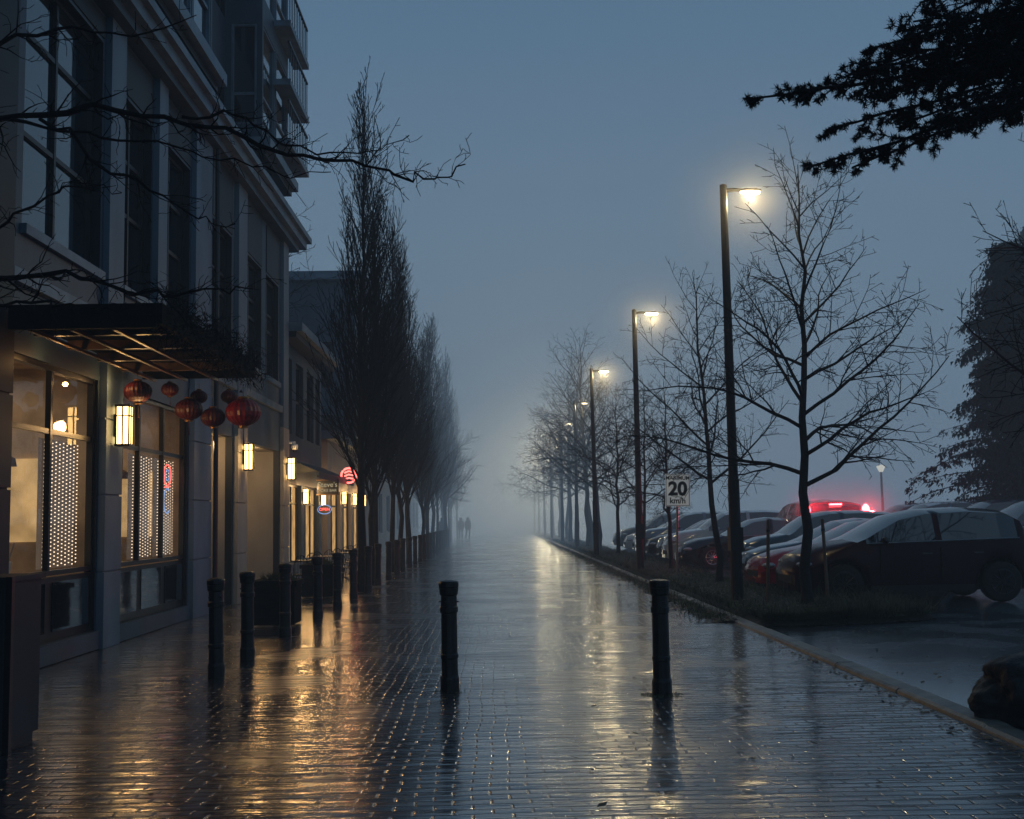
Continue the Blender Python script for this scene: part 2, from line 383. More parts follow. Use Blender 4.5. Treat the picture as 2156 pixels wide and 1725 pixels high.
FX = -5.2; UY = (0, 1, 0); NX = (1, 0, 0)
B1 = empty('mixed_use_building', (0, 0, 0), 'grey concrete apartment building with lit shopfronts on brick path', 'building', 'buildings along the path')
O = (FX, 0, 0)
ground = [(12.15, 14.97, .25, 3.5), (15.73, 19.36, .25, 3.5)]
rec = [(20.75, 22.65, .01, 3.3), (23.65, 27.55, .01, 3.3)]
upper = [(8.0, 11.3, 4.95, 8.1), (12.45, 14.95, 4.95, 8.1), (15.8, 17.17, 4.95, 7.7), (17.73, 19.36, 4.95, 7.7), (20.9, 22.5, 4.95, 7.3), (23.9, 25.4, 4.95, 7.3), (25.9, 27.4, 4.95, 7.3)]
b = MB()
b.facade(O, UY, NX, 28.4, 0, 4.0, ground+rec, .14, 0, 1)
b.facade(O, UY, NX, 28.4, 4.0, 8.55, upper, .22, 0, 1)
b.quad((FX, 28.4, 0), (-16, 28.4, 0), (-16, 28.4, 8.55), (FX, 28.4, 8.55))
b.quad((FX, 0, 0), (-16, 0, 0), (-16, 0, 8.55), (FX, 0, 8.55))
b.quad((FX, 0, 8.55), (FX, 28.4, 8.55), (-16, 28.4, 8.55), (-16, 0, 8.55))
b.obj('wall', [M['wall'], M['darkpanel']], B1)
for (a, c, z0, z1) in upper:
    window(B1, O, UY, NX, a, c, z0, z1, .2, nx=2, zsplit=[z0+1.15, z1-.8], nz=3)
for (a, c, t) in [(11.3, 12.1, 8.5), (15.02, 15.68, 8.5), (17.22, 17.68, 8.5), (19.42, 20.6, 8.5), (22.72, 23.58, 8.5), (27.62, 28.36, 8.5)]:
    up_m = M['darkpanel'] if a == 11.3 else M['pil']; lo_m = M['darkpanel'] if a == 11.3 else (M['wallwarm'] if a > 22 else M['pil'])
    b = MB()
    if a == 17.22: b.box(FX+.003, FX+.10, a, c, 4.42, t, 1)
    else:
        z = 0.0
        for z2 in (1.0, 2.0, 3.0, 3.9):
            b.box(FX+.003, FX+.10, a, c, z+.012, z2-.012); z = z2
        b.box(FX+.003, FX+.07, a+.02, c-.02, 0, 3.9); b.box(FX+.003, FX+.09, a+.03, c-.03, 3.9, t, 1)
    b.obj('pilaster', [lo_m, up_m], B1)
for (a, c) in [(12.11, 15.01), (15.69, 19.41), (20.61, 22.71), (23.59, 27.61)]:
    b = MB(); b.box(FX-.1, FX+.08, a, c, 4.25, 4.4); b.obj('ledge', M['trim'], B1)
for (a, c, z0, z1) in upper:
    b = MB(); b.box(FX-.05, FX+.07, a-.03, c+.03, z0-.12, z0-.005); b.obj('window_sill', M['trim'], B1)
    b = MB(); b.box(FX-.1, FX+.02, a, c, z1+.05, 8.45); b.obj('spandrel', M['darkpanel'], B1)
b = MB()
b.box(FX-.2, -4.95, 0, 28.9, 8.5, 8.66, 1); b.box(FX-.2, -4.82, 0, 29.3, 8.66, 8.86); b.box(FX-.2, -4.72, 0, 29.5, 8.86, 9.0)
b.obj('cornice', [M['trim'], M['wall']], B1)
b = MB(); b.tube([(FX+.16, 20.66, 0.1), (FX+.16, 20.66, 8.5)], [.045, .045], 8); b.obj('drainpipe', M['frame'], B1)
UX = -5.75
b = MB(); ops = []
for zf in (9.6, 12.6, 15.6, 18.6):
    for yy in (2, 5, 8, 11, 14, 20.6, 22.6): ops.append((yy, yy+1.5, zf, zf+1.7))
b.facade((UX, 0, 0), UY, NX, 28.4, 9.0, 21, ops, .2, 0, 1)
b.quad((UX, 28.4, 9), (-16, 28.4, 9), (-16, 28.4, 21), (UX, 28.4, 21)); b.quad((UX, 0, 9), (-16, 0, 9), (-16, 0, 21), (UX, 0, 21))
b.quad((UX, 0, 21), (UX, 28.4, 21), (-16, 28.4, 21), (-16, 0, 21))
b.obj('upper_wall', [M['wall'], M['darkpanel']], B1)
for o4 in ops: window(B1, (UX, 0, 0), UY, NX, *o4, .18, nx=2, nz=1, pane=M['winlit'] if (o4[0] == 20.6 and o4[2] < 10) else M['win'])
def oriel(y0, y1, xf, z0, z1, slab, floors):
    b = MB()
    opsS, opsC = [], []
    W = y1-y0; D = xf-UX
    for k in range(floors):
        h = (z1-z0)/floors; a = z0+k*h
        n = max(1, round(W/1.3))
        for i in range(n): opsS.append((.12+i*(W-.12)/n, (i+1)*(W-.12)/n, a+.35, a+h-.3))
        opsC.append((.12, D-.12, a+.35, a+h-.3))
    b.facade((xf, y0, 0), UY, NX, W, z0, z1, opsS, .1)
    b.facade((UX, y0, 0), (1, 0, 0), (0, -1, 0), D, z0, z1, opsC, .1)
    b.facade((UX, y1, 0), (1, 0, 0), (0, 1, 0), D, z0, z1, [], .1)
    b.quad((UX, y0, z1), (xf, y0, z1), (xf, y1, z1), (UX, y1, z1))
    p = b.obj('bay_window', M['wall'], B1)
    for q in opsS: window(p, (xf, y0, 0), UY, NX, *q, .09, nx=1, zsplit=[q[2]+.7], frmat=M['trim'], fr=.05)
    for q in opsC: window(p, (UX, y0, 0), (1, 0, 0), (0, -1, 0), *q, .09, nx=1, zsplit=[q[2]+.7], frmat=M['trim'], fr=.05)
    b = MB()
    b.box(UX-.02, xf+.22, y0-.2, y1+.2, z0-.22, z0-.003)
    b.box(UX-.02, xf+.08, y0-.08, y1+.08, z0-.36, z0-.223, 1)
    b.obj('bay_slab', [M['trim'], M['darkpanel']], B1)
oriel(15.6, 19.4, -4.85, 9.5, 18.5, .2, 3)
oriel(24.2, 27.3, -4.95, 9.9, 21.6, .2, 4)
for zf in (10.2, 11.6, 13.0, 15.9):
    b = MB(); b.box(-4.94, -4.55, 25.4, 28.0, zf, zf+.14); s_ = b.obj('balcony', M['trim'], B1)
    b = MB()
    for k in range(12): b.box(-4.6, -4.58, 25.45+k*.225, 25.47+k*.225, zf+.14, zf+1.0)
    b.box(-4.62, -4.57, 25.4, 28.0, zf+1.0, zf+1.05); b.obj('balcony_railing', M['frame'], s_)
def shop(y0, y1, nx, warm):
    O = (FX, 0, 0)
    window(B1, O, UY, NX, y0, y1, 1.02, 3.5, .12, nx=nx, zsplit=[2.72], nz=2, pane=M['glass'], fr=.06, frmat=M['shopframe'])
    b = MB(); b.box(FX-.13, FX-.06, y0+.002, y1-.002, .252, 1.0)
    for k in range(nx):
        w = (y1-y0)/nx; b.box(FX-.059, FX-.04, y0+k*w+.12, y0+(k+1)*w-.12, .36, .94, 1)
    b.obj('shop_stall_riser', [M['shopframe'], M['win']], B1)
    b = MB(); b.box(FX-.12, FX+.06, y0-.03, y1+.03, .02, .247); b.obj('plinth', M['wall'], B1)
    b = MB(); xi0, xi1 = -8.6, FX-.17; z0, z1 = .3, 3.7
    a, c = y0-.3, y1+.3
    b.quad((xi0, a, z0), (xi0, c, z0), (xi0, c, z1), (xi0, a, z1))
    b.quad((xi0, a, z0), (xi1, a, z0), (xi1, a, z1), (xi0, a, z1)); b.quad((xi0, c, z0), (xi1, c, z0), (xi1, c, z1), (xi0, c, z1))
    b.quad((xi0, a, z1), (xi1, a, z1), (xi1, c, z1), (xi0, c, z1)); b.quad((xi0, a, z0), (xi1, a, z0), (xi1, c, z0), (xi0, c, z0), 1)
    for k in range(3): b.box(xi0+.01, xi0+.06, a+.3+k*1.05, a+1.1+k*1.05, 1.7, 2.6, 2)
    b.box(xi0+.8, xi0+1.4, a+.5, c-.5, z0+.01, 1.25, 3)
    b.box(xi1-1.3, xi1-.5, c-.05, c-.01, 1.4, 2.5, 2); b.box(xi1-2.5, xi1-1.7, c-.05, c-.01, 1.4, 2.5, 2)
    b.box(xi1-1.0, xi1-.95, a+.4, c-.7, 1.0, 1.9, 3)
    for k in range(4):
        b.tube([(xi1-.7-.35*k, c-1.0, 2.5), (xi1-.7-.35*k, c-1.0, 3.7)], [.01, .01], 4, 3); b.lathe([(.12, 2.35), (.1, 2.45), (.02, 2.5)], 10, (xi1-.7-.35*k, c-1.0, 0), mi=3)
    for k in range(9):
        yy = a+.6+k*(c-a-1.2)/8; b.lathe([(.05, 1.25), (.06, 1.4), (.03, 1.5+.08*(k % 3))], 8, (xi0+1.1, yy, 0), mi=[0, 3, 1][k % 3])
    b.obj('shop_interior', [M['cream'], M['floorin'], M['panelglow'], M['wood']], B1)
    l = bpy.data.lights.new('shop_ceiling_light', 'AREA'); l.shape = 'RECTANGLE'; l.size = 2; l.size_y = y1-y0-.4; l.energy = 24; l.color = warm
    lo = bpy.data.objects.new('shop_ceiling_light', l); COL.objects.link(lo); lo.location = (-6.9, (y0+y1)/2, 3.62); lo.parent = B1
shop(12.15, 14.97, 2, (1, .72, .45)); shop(15.73, 19.36, 3, (1, .64, .33))
def curtain(y0, y1, n, z0=1.12, z1=2.64, x=-5.40):
    b = MB()
    for i in range(n):
        y = y0+(y1-y0)*i/(n-1)
        z = z0+.022*(i % 2)
        while z < z1:
            r = .0062; b.box(x-r, x+r, y-r, y+r, z-r, z+r); z += .048
    o = b.obj('light_curtain', [M['led']]); tag(o, 'curtain of small warm LED bulbs hanging in shop window', 'string lights', 'light curtains in shop windows')
    b = MB(); b.box(x-.06, x-.05, y0-.05, y1+.05, z0-.03, z1+.02); b.obj('backing_panel', M['panel'], o)
curtain(13.75, 14.82, 10); curtain(17.1, 18.0, 8); curtain(18.35, 19.2, 8)
b = MB()
def ring(b, c, ry, rz, r, mi, n=20, a0=0, a1=6.283):
    pts = [(c[0], c[1]+ry*math.cos(a0+(a1-a0)*k/n), c[2]+rz*math.sin(a0+(a1-a0)*k/n)) for k in range(n+1)]
    b.tube(pts, [r]*(n+1), 5, mi)
ring(b, (-5.36, 18.75, 2.40), .2, .17, .011, 0); ring(b, (-5.36, 18.75, 1.98), .2, .2, .011, 1, a0=1, a1=5.4); ring(b, (-5.36, 18.75, 2.40), .11, .09, .008, 1)
b.tube([(-5.36, 18.6, 2.2), (-5.36, 18.9, 2.22)], [.012, .012], 5, 0)
o = b.obj('neon_sign', [M['neonred'], M['neonblue']]); tag(o, 'red and blue looped neon sign in shop window', 'neon sign')
b = MB(); b.lathe([(.05, 0), (.07, .02), (.08, .16), (.075, .17)], 12, (-5.5, 12.9, 1.05)); o = b.obj('vase', M['signwhite']); tag(o, 'white pot holding pale sticks in a shop window', 'vase')
b = MB()
for k in range(12):
    a = R.uniform(0, 6.28); b.tube([(-5.5+.02*math.cos(a), 12.9+.02*math.sin(a), 1.1), (-5.5+.1*math.cos(a), 12.9+.16*math.sin(a), 1.42)], [.006, .006], 4)
b.obj('sticks', M['cream'], o)
def recess(y0, y1, d):
    b = MB(); x = FX-.14; xb = FX-d
    b.quad((xb, y0-.0, .01), (xb, y1, .01), (xb, y1, 3.5), (xb, y0, 3.5))
    b.quad((x, y0, .01), (xb, y0, .01), (xb, y0, 3.5), (x, y0, 3.5)); b.quad((x, y1, .01), (xb, y1, .01), (xb, y1, 3.5), (x, y1, 3.5))
    b.quad((x, y0, 3.3), (xb, y0, 3.3), (xb, y1, 3.3), (x, y1, 3.3))
    b.obj('recessed_entrance', M['wallwarm'], B1)
    dd = MB(); ym = (y0+y1)/2; dd.box(xb+.003, xb+.05, ym-.5, ym+.5, .02, 2.15); dr = dd.obj('door', M['frame'], B1)
    h = MB(); h.box(xb+.055, xb+.1, ym+.35, ym+.38, .9, 1.3); h.obj('door_handle', M['galv'], dr)
recess(20.75, 22.65, 1.3); recess(23.65, 27.55, 1.4)
plight('soffit_light', (-5.7, 21.6, 3.1), 26, (1, .64, .30), .06, B1); plight('soffit_light', (-5.7, 25.8, 3.1), 34, (1, .64, .30), .06, B1)

B2 = empty('shop_building', (0, 28.4, 0), 'two storey grey shop building with overhanging roof and awning', 'building', 'buildings along the path')
P0 = Vector((0, -28.4, 0))
def B2o(b, name, m): o = b.obj(name, m, B2); o.location = P0; return o
b = MB(); up2 = [(.5, 1.7, 3.9, 5.9), (2.3, 3.5, 3.9, 5.9), (4.1, 5.3, 3.9, 5.9), (5.7, 6.5, 3.9, 5.9)]; gr2 = [(.5, 3.2, .5, 2.6), (3.7, 6.3, .5, 2.6)]
b.facade((-5.35, 28.42, 0), UY, NX, 6.8, 0, 6.4, up2+gr2, .2)
b.quad((-5.35, 35.22, 0), (-14, 35.22, 0), (-14, 35.22, 6.4), (-5.35, 35.22, 6.4)); B2o(b, 'wall', M['wall'])
b = MB(); b.box(-14, -4.8, 28.5, 35.5, 6.4, 6.62); b.box(-14, -4.95, 28.5, 35.4, 6.25, 6.397, 1); B2o(b, 'roof', [M['trim'], M['darkpanel']])
for q in up2: w = window(B2, (-5.35, 28.42, 0), UY, NX, *q, .18, nx=2, nz=2); w.location = P0
for q in gr2:
    w = window(B2, (-5.35, 28.42, 0), UY, NX, *q, .18, nx=3, zsplit=[2.1], pane=M['panelglow'], frmat=M['frame']); w.location = P0
b = MB(); b.quad((-5.34, 28.6, 3.25), (-4.4, 28.6, 2.85), (-4.4, 35.6, 2.85), (-5.34, 35.6, 3.25)); b.quad((-4.4, 28.6, 2.85), (-4.4, 35.6, 2.85), (-4.4, 35.6, 2.68), (-4.4, 28.6, 2.68))
b.tri((-5.34, 28.6, 3.25), (-4.4, 28.6, 2.85), (-5.34, 28.6, 2.8)); B2o(b, 'awning', M['darkpanel'])
for yy in (29.6, 31.8, 34.0):
    l = plight('awning_light', (-5.0, yy, 2.55), 11, (1, .58, .24), .05, B2); l.location = Vector(l.location)+P0
B3 = empty('corner_shop', (0, 36.2, 0), 'single storey shop with warm windows under bare street trees', 'building', 'buildings along the path')
b = MB(); gr3 = [(.6+k*2.9, 2.9+k*2.9, .5, 2.6) for k in range(3)]
b.facade((-5.3, 0, 0), UY, NX, 9.4, 0, 4.2, gr3, .2); b.quad((-5.3, 0, 0), (-12, 0, 0), (-12, 0, 4.2), (-5.3, 0, 4.2)); b.quad((-5.3, 9.4, 0), (-12, 9.4, 0), (-12, 9.4, 4.2), (-5.3, 9.4, 4.2))
b.obj('wall', M['wallwarm'], B3)
b = MB(); b.box(-12.2, -5.0, -.3, 9.6, 4.2, 4.45); b.obj('roof', M['trim'], B3)
for q in gr3: window(B3, (-5.3, 0, 0), UY, NX, *q, .18, nx=2, zsplit=[2.1], pane=M['panelglow'])
for k in range(3): plight('wall_light', (-5.0, 1.5+k*3, 2.7), 10, (1, .58, .24), .05, B3)
def block(name, x, y0, y1, h, label, depth=14):
    B = empty(name, (x, y0, 0), label, 'building', 'buildings along the path'); W = y1-y0
    ops = []; n = int(W/3.4)
    for k in range(int((h-1)/3)):
        for i in range(n): ops.append((.8+i*W/n, .8+i*W/n+1.9, 1+k*3, 2.9+k*3))
    b = MB(); b.facade((0, 0, 0), UY, NX, W, 0, h, ops, .2)
    opc = [(depth-2.6-3.2*i, depth-.9-3.2*i, 1+k*3, 2.9+k*3) for k in range(int((h-1)/3)) for i in range(3)]
    b.facade((-depth, 0, 0), (1, 0, 0), (0, -1, 0), depth, 0, h, opc, .2)
    b.quad((0, W, 0), (-depth, W, 0), (-depth, W, h), (0, W, h)); b.obj('wall', M['wall'], B)
    for q in ops: window(B, (0, 0, 0), UY, NX, *q, .18, nx=2, nz=1)
    for q in opc: window(B, (-depth, 0, 0), (1, 0, 0), (0, -1, 0), *q, .18, nx=2, nz=1)
    b = MB(); b.box(-depth-.2, .35, -.3, W+.3, h, h+.35); b.obj('roof', M['trim'], B)
    for k in range(1, int((h-1)/3)):
        for yy in (1.2, W*.55):
            b = MB(); b.box(.003, 1.0, yy, yy+3.2, .55+3*k, .7+3*k); s_ = b.obj('balcony', M['trim'], B)
            b = MB(); b.box(.96, .99, yy, yy+3.2, 1.6+3*k, 1.66+3*k)
            for j in range(14): b.box(.96, .98, yy+.05+j*.235, yy+.075+j*.235, .7+3*k, 1.6+3*k)
            b.obj('balcony_railing', M['frame'], s_)
block('apartment_block', -5.6, 46, 62, 11.4, 'hazy apartment block with balconies fading into fog')
block('apartment_block', -6.2, 64, 92, 13.5, 'foggy tall apartment block behind bare street trees')

# ---------------------------------------------------------------- canopy
C = empty('entrance_canopy', (-5.2, 14.4, 3.6), 'dark metal and timber canopy over shop entrance', 'canopy')
def CO(b, n, m): o = b.obj(n, m, C); o.location = (5.2, -14.4, -3.6); return o
Y0c = 11.95
b = MB(); b.box(-5.08, -3.53, Y0c, 16.45, 3.80, 3.86); CO(b, 'canopy_roof', M['matte'])
b = MB(); b.box(-3.53, -3.47, Y0c-.07, 16.52, 3.70, 3.92); b.box(-5.08, -3.531, 16.451, 16.52, 3.70, 3.92); b.box(-5.08, -3.531, Y0c-.07, Y0c-.001, 3.66, 3.92); CO(b, 'canopy_fascia', M['matte'])
for yy in (12.5, 13.5, 14.5, 15.5):
    b = MB(); b.box(-5.06, -3.54, yy, yy+.07, 3.69, 3.798); CO(b, 'canopy_beam', M['wood'])
for k in range(3):
    b = MB(); b.box(-4.9+.44*k, -4.86+.44*k, Y0c+.01, 16.43, 3.65, 3.688); CO(b, 'canopy_purlin', M['wood'])
for yy in (13.0, 15.0): l = plight('canopy_light', (-4.95, yy, 3.46), 3.0, (1, .55, .2), .03, C); l.location = (-4.95+5.2, yy-14.4, -.14)
b = MB()
for i in range(950):
    y = R.uniform(11.95, 16.6); p = Vector((-3.5+R.gauss(0, .08), y, R.uniform(3.62, 3.98)+.3*R.random()**3))
    pts = [p]; d = Vector((R.gauss(0, .6), R.gauss(0, 1), R.gauss(.0, .8)))
    for k in range(4):
        d += Vector((R.gauss(0, .5), R.gauss(0, .5), R.gauss(-.1, .5))); pts.append(pts[-1]+d.normalized()*R.uniform(.03, .10))
    b.tube(pts, [.005, .004, .0035, .003, .002], 3)
for i in range(550):
    y = R.uniform(12.2, 16.6); p = Vector((-3.48+R.gauss(0, .08), y, R.uniform(3.52, 4.03))); s = .02
    b.quad(p, p+Vector((R.gauss(0, s), R.gauss(0, s), R.gauss(0, s))), p+Vector((R.gauss(0, s), R.gauss(0, s), R.gauss(-s, s))), p+Vector((R.gauss(0, s), R.gauss(0, s), R.gauss(0, s))))
o = b.obj('climbing_vine', M['twig']); tag(o, 'tangled bare vine growing along canopy edge', 'plant')

def red_lantern():
    o = empty('paper_lantern', (0, 0, 0), 'round red paper lantern with tassel hanging from canopy', 'lantern', 'red paper lanterns')
    b = MB(); n = 40; prof = []
    for k in range(11):
        a = -math.pi/2+math.pi*k/10; prof.append((max(.28, math.cos(a))*1.0, math.sin(a)*.82))
    for (r, h) in prof:
        for j in range(n):
            t = 2*math.pi*j/n; rr = r*(1+(.035 if j % 2 else -.02)); b.v.append((rr*math.cos(t), rr*math.sin(t), h))
    for k in range(10):
        for j in range(n):
            a = k*n+j; c = k*n+(j+1) % n; b.f.append((a, c, c+n, a+n)); b.m.append(0)
    b.obj('lantern_shade', M['redpaper'], o)
    for h in (.78, -.92):
        b = MB(); b.lathe([(.3, h), (.3, h+.14)], 14); b.obj('lantern_cap', M['gold'], o)
    b = MB(); b.tube([(0, 0, .9), (0, 0, 1.6)], [.02, .02], 4); b.obj('cord', M['black'], o)
    b = MB(); b.tube([(0, 0, -.9), (0, 0, -1.15)], [.02, .03], 5)
    for k in range(9):
        a = k*.7; b.tube([(0, 0, -1.15), (.05*math.cos(a), .05*math.sin(a), -1.95)], [.015, .01], 3)
    b.obj('tassel', M['redpaper'], o)
    return o
rl = red_lantern(); first = True
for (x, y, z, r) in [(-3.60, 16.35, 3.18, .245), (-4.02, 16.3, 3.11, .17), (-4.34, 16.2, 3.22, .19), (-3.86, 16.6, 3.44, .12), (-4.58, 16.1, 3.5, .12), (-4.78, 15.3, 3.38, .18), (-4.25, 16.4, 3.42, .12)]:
    o = rl if first else copy_tree(rl, None, {'red_lantern_paper': M['redshaded']})
    if not first: o['label'] = 'small red paper lantern under canopy, shade painted into paper'
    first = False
    o.location = (x, y, z); o.scale = (r, r, r); o.rotation_euler = (R.uniform(-.05, .05), R.uniform(-.05, .05), R.uniform(0, 3))

def wall_lantern():
    o = empty('wall_lantern', (0, 0, 0), 'rectangular wall lantern glowing warm on stone pillar', 'wall lamp', 'wall lanterns')
    b = MB(); b.box(.05, .21, -.08, .08, -.25, .25); b.obj('lamp_shade', M['lantern'], o)
    b = MB()
    for (x, y) in ((.045, -.085), (.045, .085), (.215, -.085), (.215, .085), (.13, -.085), (.13, .085), (.215, 0)):
        b.box(x-.009, x+.009, y-.009, y+.009, -.27, .27)
    b.box(.03, .23, -.1, .1, .25, .28); b.box(.03, .23, -.1, .1, -.28, -.25); b.box(.03, .23, -.1, .1, .12, .135); b.box(.0, .029, -.06, .06, -.15, .15)
    b.obj('lamp_frame', M['black'], o)
    plight('lamp_light', (.34, 0, 0), 15, (1, .57, .22), .08, o)
    return o
wl = wall_lantern(); first = True
for (x, y, z, s) in [(FX+.1, 15.35, 2.93, 1), (FX+.1, 23.15, 2.93, 1), (FX+.1, 28.0, 2.9, 1), (-5.34, 31.75, 2.3, .8), (-5.34, 35.0, 2.3, .8), (-5.29, 39.4, 2.4, .8), (-5.29, 42.3, 2.4, .8), (-5.29, 45.3, 2.4, .8)]:
    o = wl if first else copy_tree(wl); first = False
    o.location = (x, y, z); o.scale = (s, s, s)

o = empty('security_camera', (-5.0, 28.55, 3.45), 'white security camera on bracket at building corner', 'security camera')
b = MB(); b.box(-.2, .02, -.03, .03, .1, .16); b.lathe([(.03, .1), (.08, .08), (.09, .02), (.06, -.05), (.02, -.08)], 12); b.obj('camera_housing', M['signwhite'], o, True)
b = MB(); b.lathe([(.02, -.12), (.05, -.1), (.06, -.05)], 12); b.obj('lens_dome', M['black'], o, True)

s = empty('hanging_shop_sign', (-4.68, 32.0, 2.55), 'dark hanging shop sign with cream lettering', 'sign')
b = MB(); b.box(-.3, .3, -.03, .03, -.19, .19); b.obj('sign_board', M['signblack'], s)
b = MB(); b.box(-.32, .32, -.035, .035, .191, .215); b.box(-.32, .32, -.035, .035, -.215, -.191); b.obj('sign_frame', M['wood'], s)
text('sign_lettering', "Steve's", .2, M['signcream'], s, (0, -.034, .07), (math.pi/2, 0, 0))
text('sign_lettering', "POKE BAR", .11, M['signcream'], s, (0, -.034, -.09), (math.pi/2, 0, 0))
s = empty('open_sign', (-4.98, 33.4, 1.95), 'oval red and blue neon open sign', 'neon sign')
b = MB(); b.tube([(.2*math.cos(t*.314), 0, .13*math.sin(t*.314)) for t in range(21)], [.010]*21, 5); b.obj('neon_ring', M['neonblue'], s)
text('neon_lettering', "OPEN", .12, M['neonred'], s, (0, -.01, 0), (math.pi/2, 0, 0))
s = empty('round_neon_sign', (-4.35, 34.0, 2.95), 'round red neon sign mounted above shop door', 'neon sign')
b = MB(); b.tube([(.22*math.cos(t*.314), 0, .22*math.sin(t*.314)) for t in range(21)], [.030]*21, 5)
for k in (-1, 0, 1): b.tube([(-.13, 0, k*.1-.02), (0, 0, k*.1+.03), (.13, 0, k*.1)], [.024]*3, 5)
b.obj('neon_ring', emis('bright_neon_red', (1.0, .12, .10), 5), s); b = MB(); b.box(-.95, .2, .03, .05, -.02, .02); b.obj('bracket', M['black'], s)

s = empty('speed_limit_sign', (4.36, 27.6, .1), 'white 20 km/h speed limit sign on leaning metal post', 'road sign')
b = MB(); b.tube([(-.02, .04, 0), (0, .03, 2.5)], [.028, .028], 8); b.obj('post', M['galv'], s)
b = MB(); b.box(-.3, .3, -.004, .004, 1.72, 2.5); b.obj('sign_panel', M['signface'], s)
b = MB()
for (x0, x1, z0, z1) in ((-.285, .285, 2.475, 2.487), (-.285, .285, 1.733, 1.745), (-.285, -.273, 1.746, 2.474), (.273, .285, 1.746, 2.474)): b.box(x0, x1, -.007, -.0045, z0, z1)
b.obj('sign_border', M['signblack'], s)
text('sign_lettering', "MAXIMUM", .125, M['signblack'], s, (0, -.008, 2.4), (math.pi/2, 0, 0), .002, .003)
text('sign_number', "20", .45, M['signblack'], s, (0, -.008, 2.13), (math.pi/2, 0, 0), .002, .018)
text('sign_lettering', "km/h", .19, M['signblack'], s, (0, -.008, 1.85), (math.pi/2, 0, 0), .002, .005)
s.rotation_euler = (0, math.radians(1.5), math.radians(-3))

# ---------------------------------------------------------------- bollards
def bollard():
    o = empty('bollard', (0, 0, 0), 'black cast iron bollard standing on wet brick paving', 'bollard', 'black bollards')
    b = MB(); b.lathe([(.088, 0), (.088, .12), (.082, .14), (.078, .15), (.076, .30), (.083, .31), (.083, .34), (.076, .35), (.074, .72), (.085, .73), (.085, .775), (.076, .785), (.074, .88), (.086, .895), (.09, .95)], 20)
    b.obj('bollard_shaft', M['black'], o, False)
    b = MB(); b.lathe([(.09, .951), (.094, .965), (.094, 1.0), (.085, 1.015), (.03, 1.025)], 20); b.obj('bollard_cap', M['black'], o, False)
    for a in range(4):
        t = a*math.pi/2+.3; b = MB(); b.lathe([(.012, 0), (.012, .012)], 6, (.085*math.cos(t), .085*math.sin(t), .82)); b.obj('bollard_bolt', M['black'], o)
    return o
bo = bollard(); ys = [12.1, 13.6, 16.1, 19.0, 21.2]
y = 23.6
while y < 72: ys.append(y); y += 2.55
pos = [(-2.93+R.uniform(-.03, .03), y) for y in ys] + [(-.45, 10.8), (1.46, 10.35)]
for i, (x, y) in enumerate(pos):
    o = bo if i == 0 else copy_tree(bo)
    o.location = (x, y, .008); o.rotation_euler = (R.uniform(-.008, .008), R.uniform(-.012, .012), R.uniform(0, 3))
    if i == len(pos)-1: o.rotation_euler[1] = -.018
    if i >= len(pos)-2: o['label'] = 'black iron bollard standing alone in middle of wet path'
b = MB()
for (cx, cy, rr, n) in ((1.46, 10.35, .10, 150), (-.45, 10.8, .06, 30)):
    for i in range(n):
        a = R.uniform(0, 6.28); q = R.uniform(.085, .09+rr); x, y = cx+q*math.cos(a), cy+q*math.sin(a); h = R.uniform(.01, .04)
        b.tri((x-.004, y, .008), (x+.004, y, .008), (x+R.gauss(0, .012), y+R.gauss(0, .012), h))
o = b.obj('weeds', M['grass']); o['kind'] = 'stuff'; o['label'] = 'small weeds around bollard bases'; o['category'] = 'plant'

def planter(x, y):
    o = empty('planter_box', (x, y, .008), 'dark square planter box beside bollards', 'planter', 'planter boxes')
    b = MB(); b.box(-.32, .32, -.32, .32, .03, .62); b.box(-.36, .36, -.36, .36, .62, .7)
    for k in range(5): b.box(-.325, .325, -.333, -.323, .06+k*.115, .15+k*.115)
    b.obj('planter_body', M['matte'], o)
    b = MB()
    for i in range(300):
        a = R.uniform(0, 6.28); q = R.uniform(0, .28); p = Vector((q*math.cos(a), q*math.sin(a), .7)); s_ = .03
        p2 = p+Vector((R.gauss(0, .05), R.gauss(0, .05), R.uniform(.02, .14)))
        b.tri(p, p+Vector((s_*.6, 0, 0)), p2)
    b.obj('planter_plants', M['grass'], o)
planter(-3.42, 18.0); planter(-3.75, 24.4)

def cafe_table(x, y):
    o = empty('cafe_table', (x, y, .008), 'small round black metal cafe table', 'table', 'cafe tables')
    b = MB(); b.lathe([(.36, .72), (.36, .745)], 20); b.obj('table_top', M['frame'], o)
    b = MB(); b.tube([(0, 0, .02), (0, 0, .72)], [.025, .025], 8)
    for k in range(4):
        a = k*1.57+.78; b.tube([(0, 0, .1), (.28*math.cos(a), .28*math.sin(a), .01)], [.015, .015], 6)
    b.obj('table_base', M['frame'], o)
def cafe_chair():
    o = empty('cafe_chair', (0, 0, .008), 'black wire cafe chair at outdoor table', 'chair', 'cafe chairs')
    b = MB(); b.lathe([(.2, .44), (.21, .45), (.2, .465)], 16); b.obj('seat', M['frame'], o)
    b = MB()
    pts = [(.19*math.cos(t), .19*math.sin(t)-.0, .46+.42*math.sin(t)) for t in [k*math.pi/10 for k in range(11)]]
    b.tube(pts, [.011]*11, 5)
    for k in range(2, 9): b.tube([(.19*math.cos(k*math.pi/10), .19*math.sin(k*math.pi/10), .46), pts[k]], [.006, .006], 4)
    b.obj('backrest', M['frame'], o)
    for k in range(4):
        a = k*1.57+.78; b = MB(); b.tube([(.15*math.cos(a), .15*math.sin(a), .44), (.21*math.cos(a), .21*math.sin(a), 0)], [.011, .011], 5); b.obj('leg', M['frame'], o)
    return o
ch = cafe_chair(); first = True
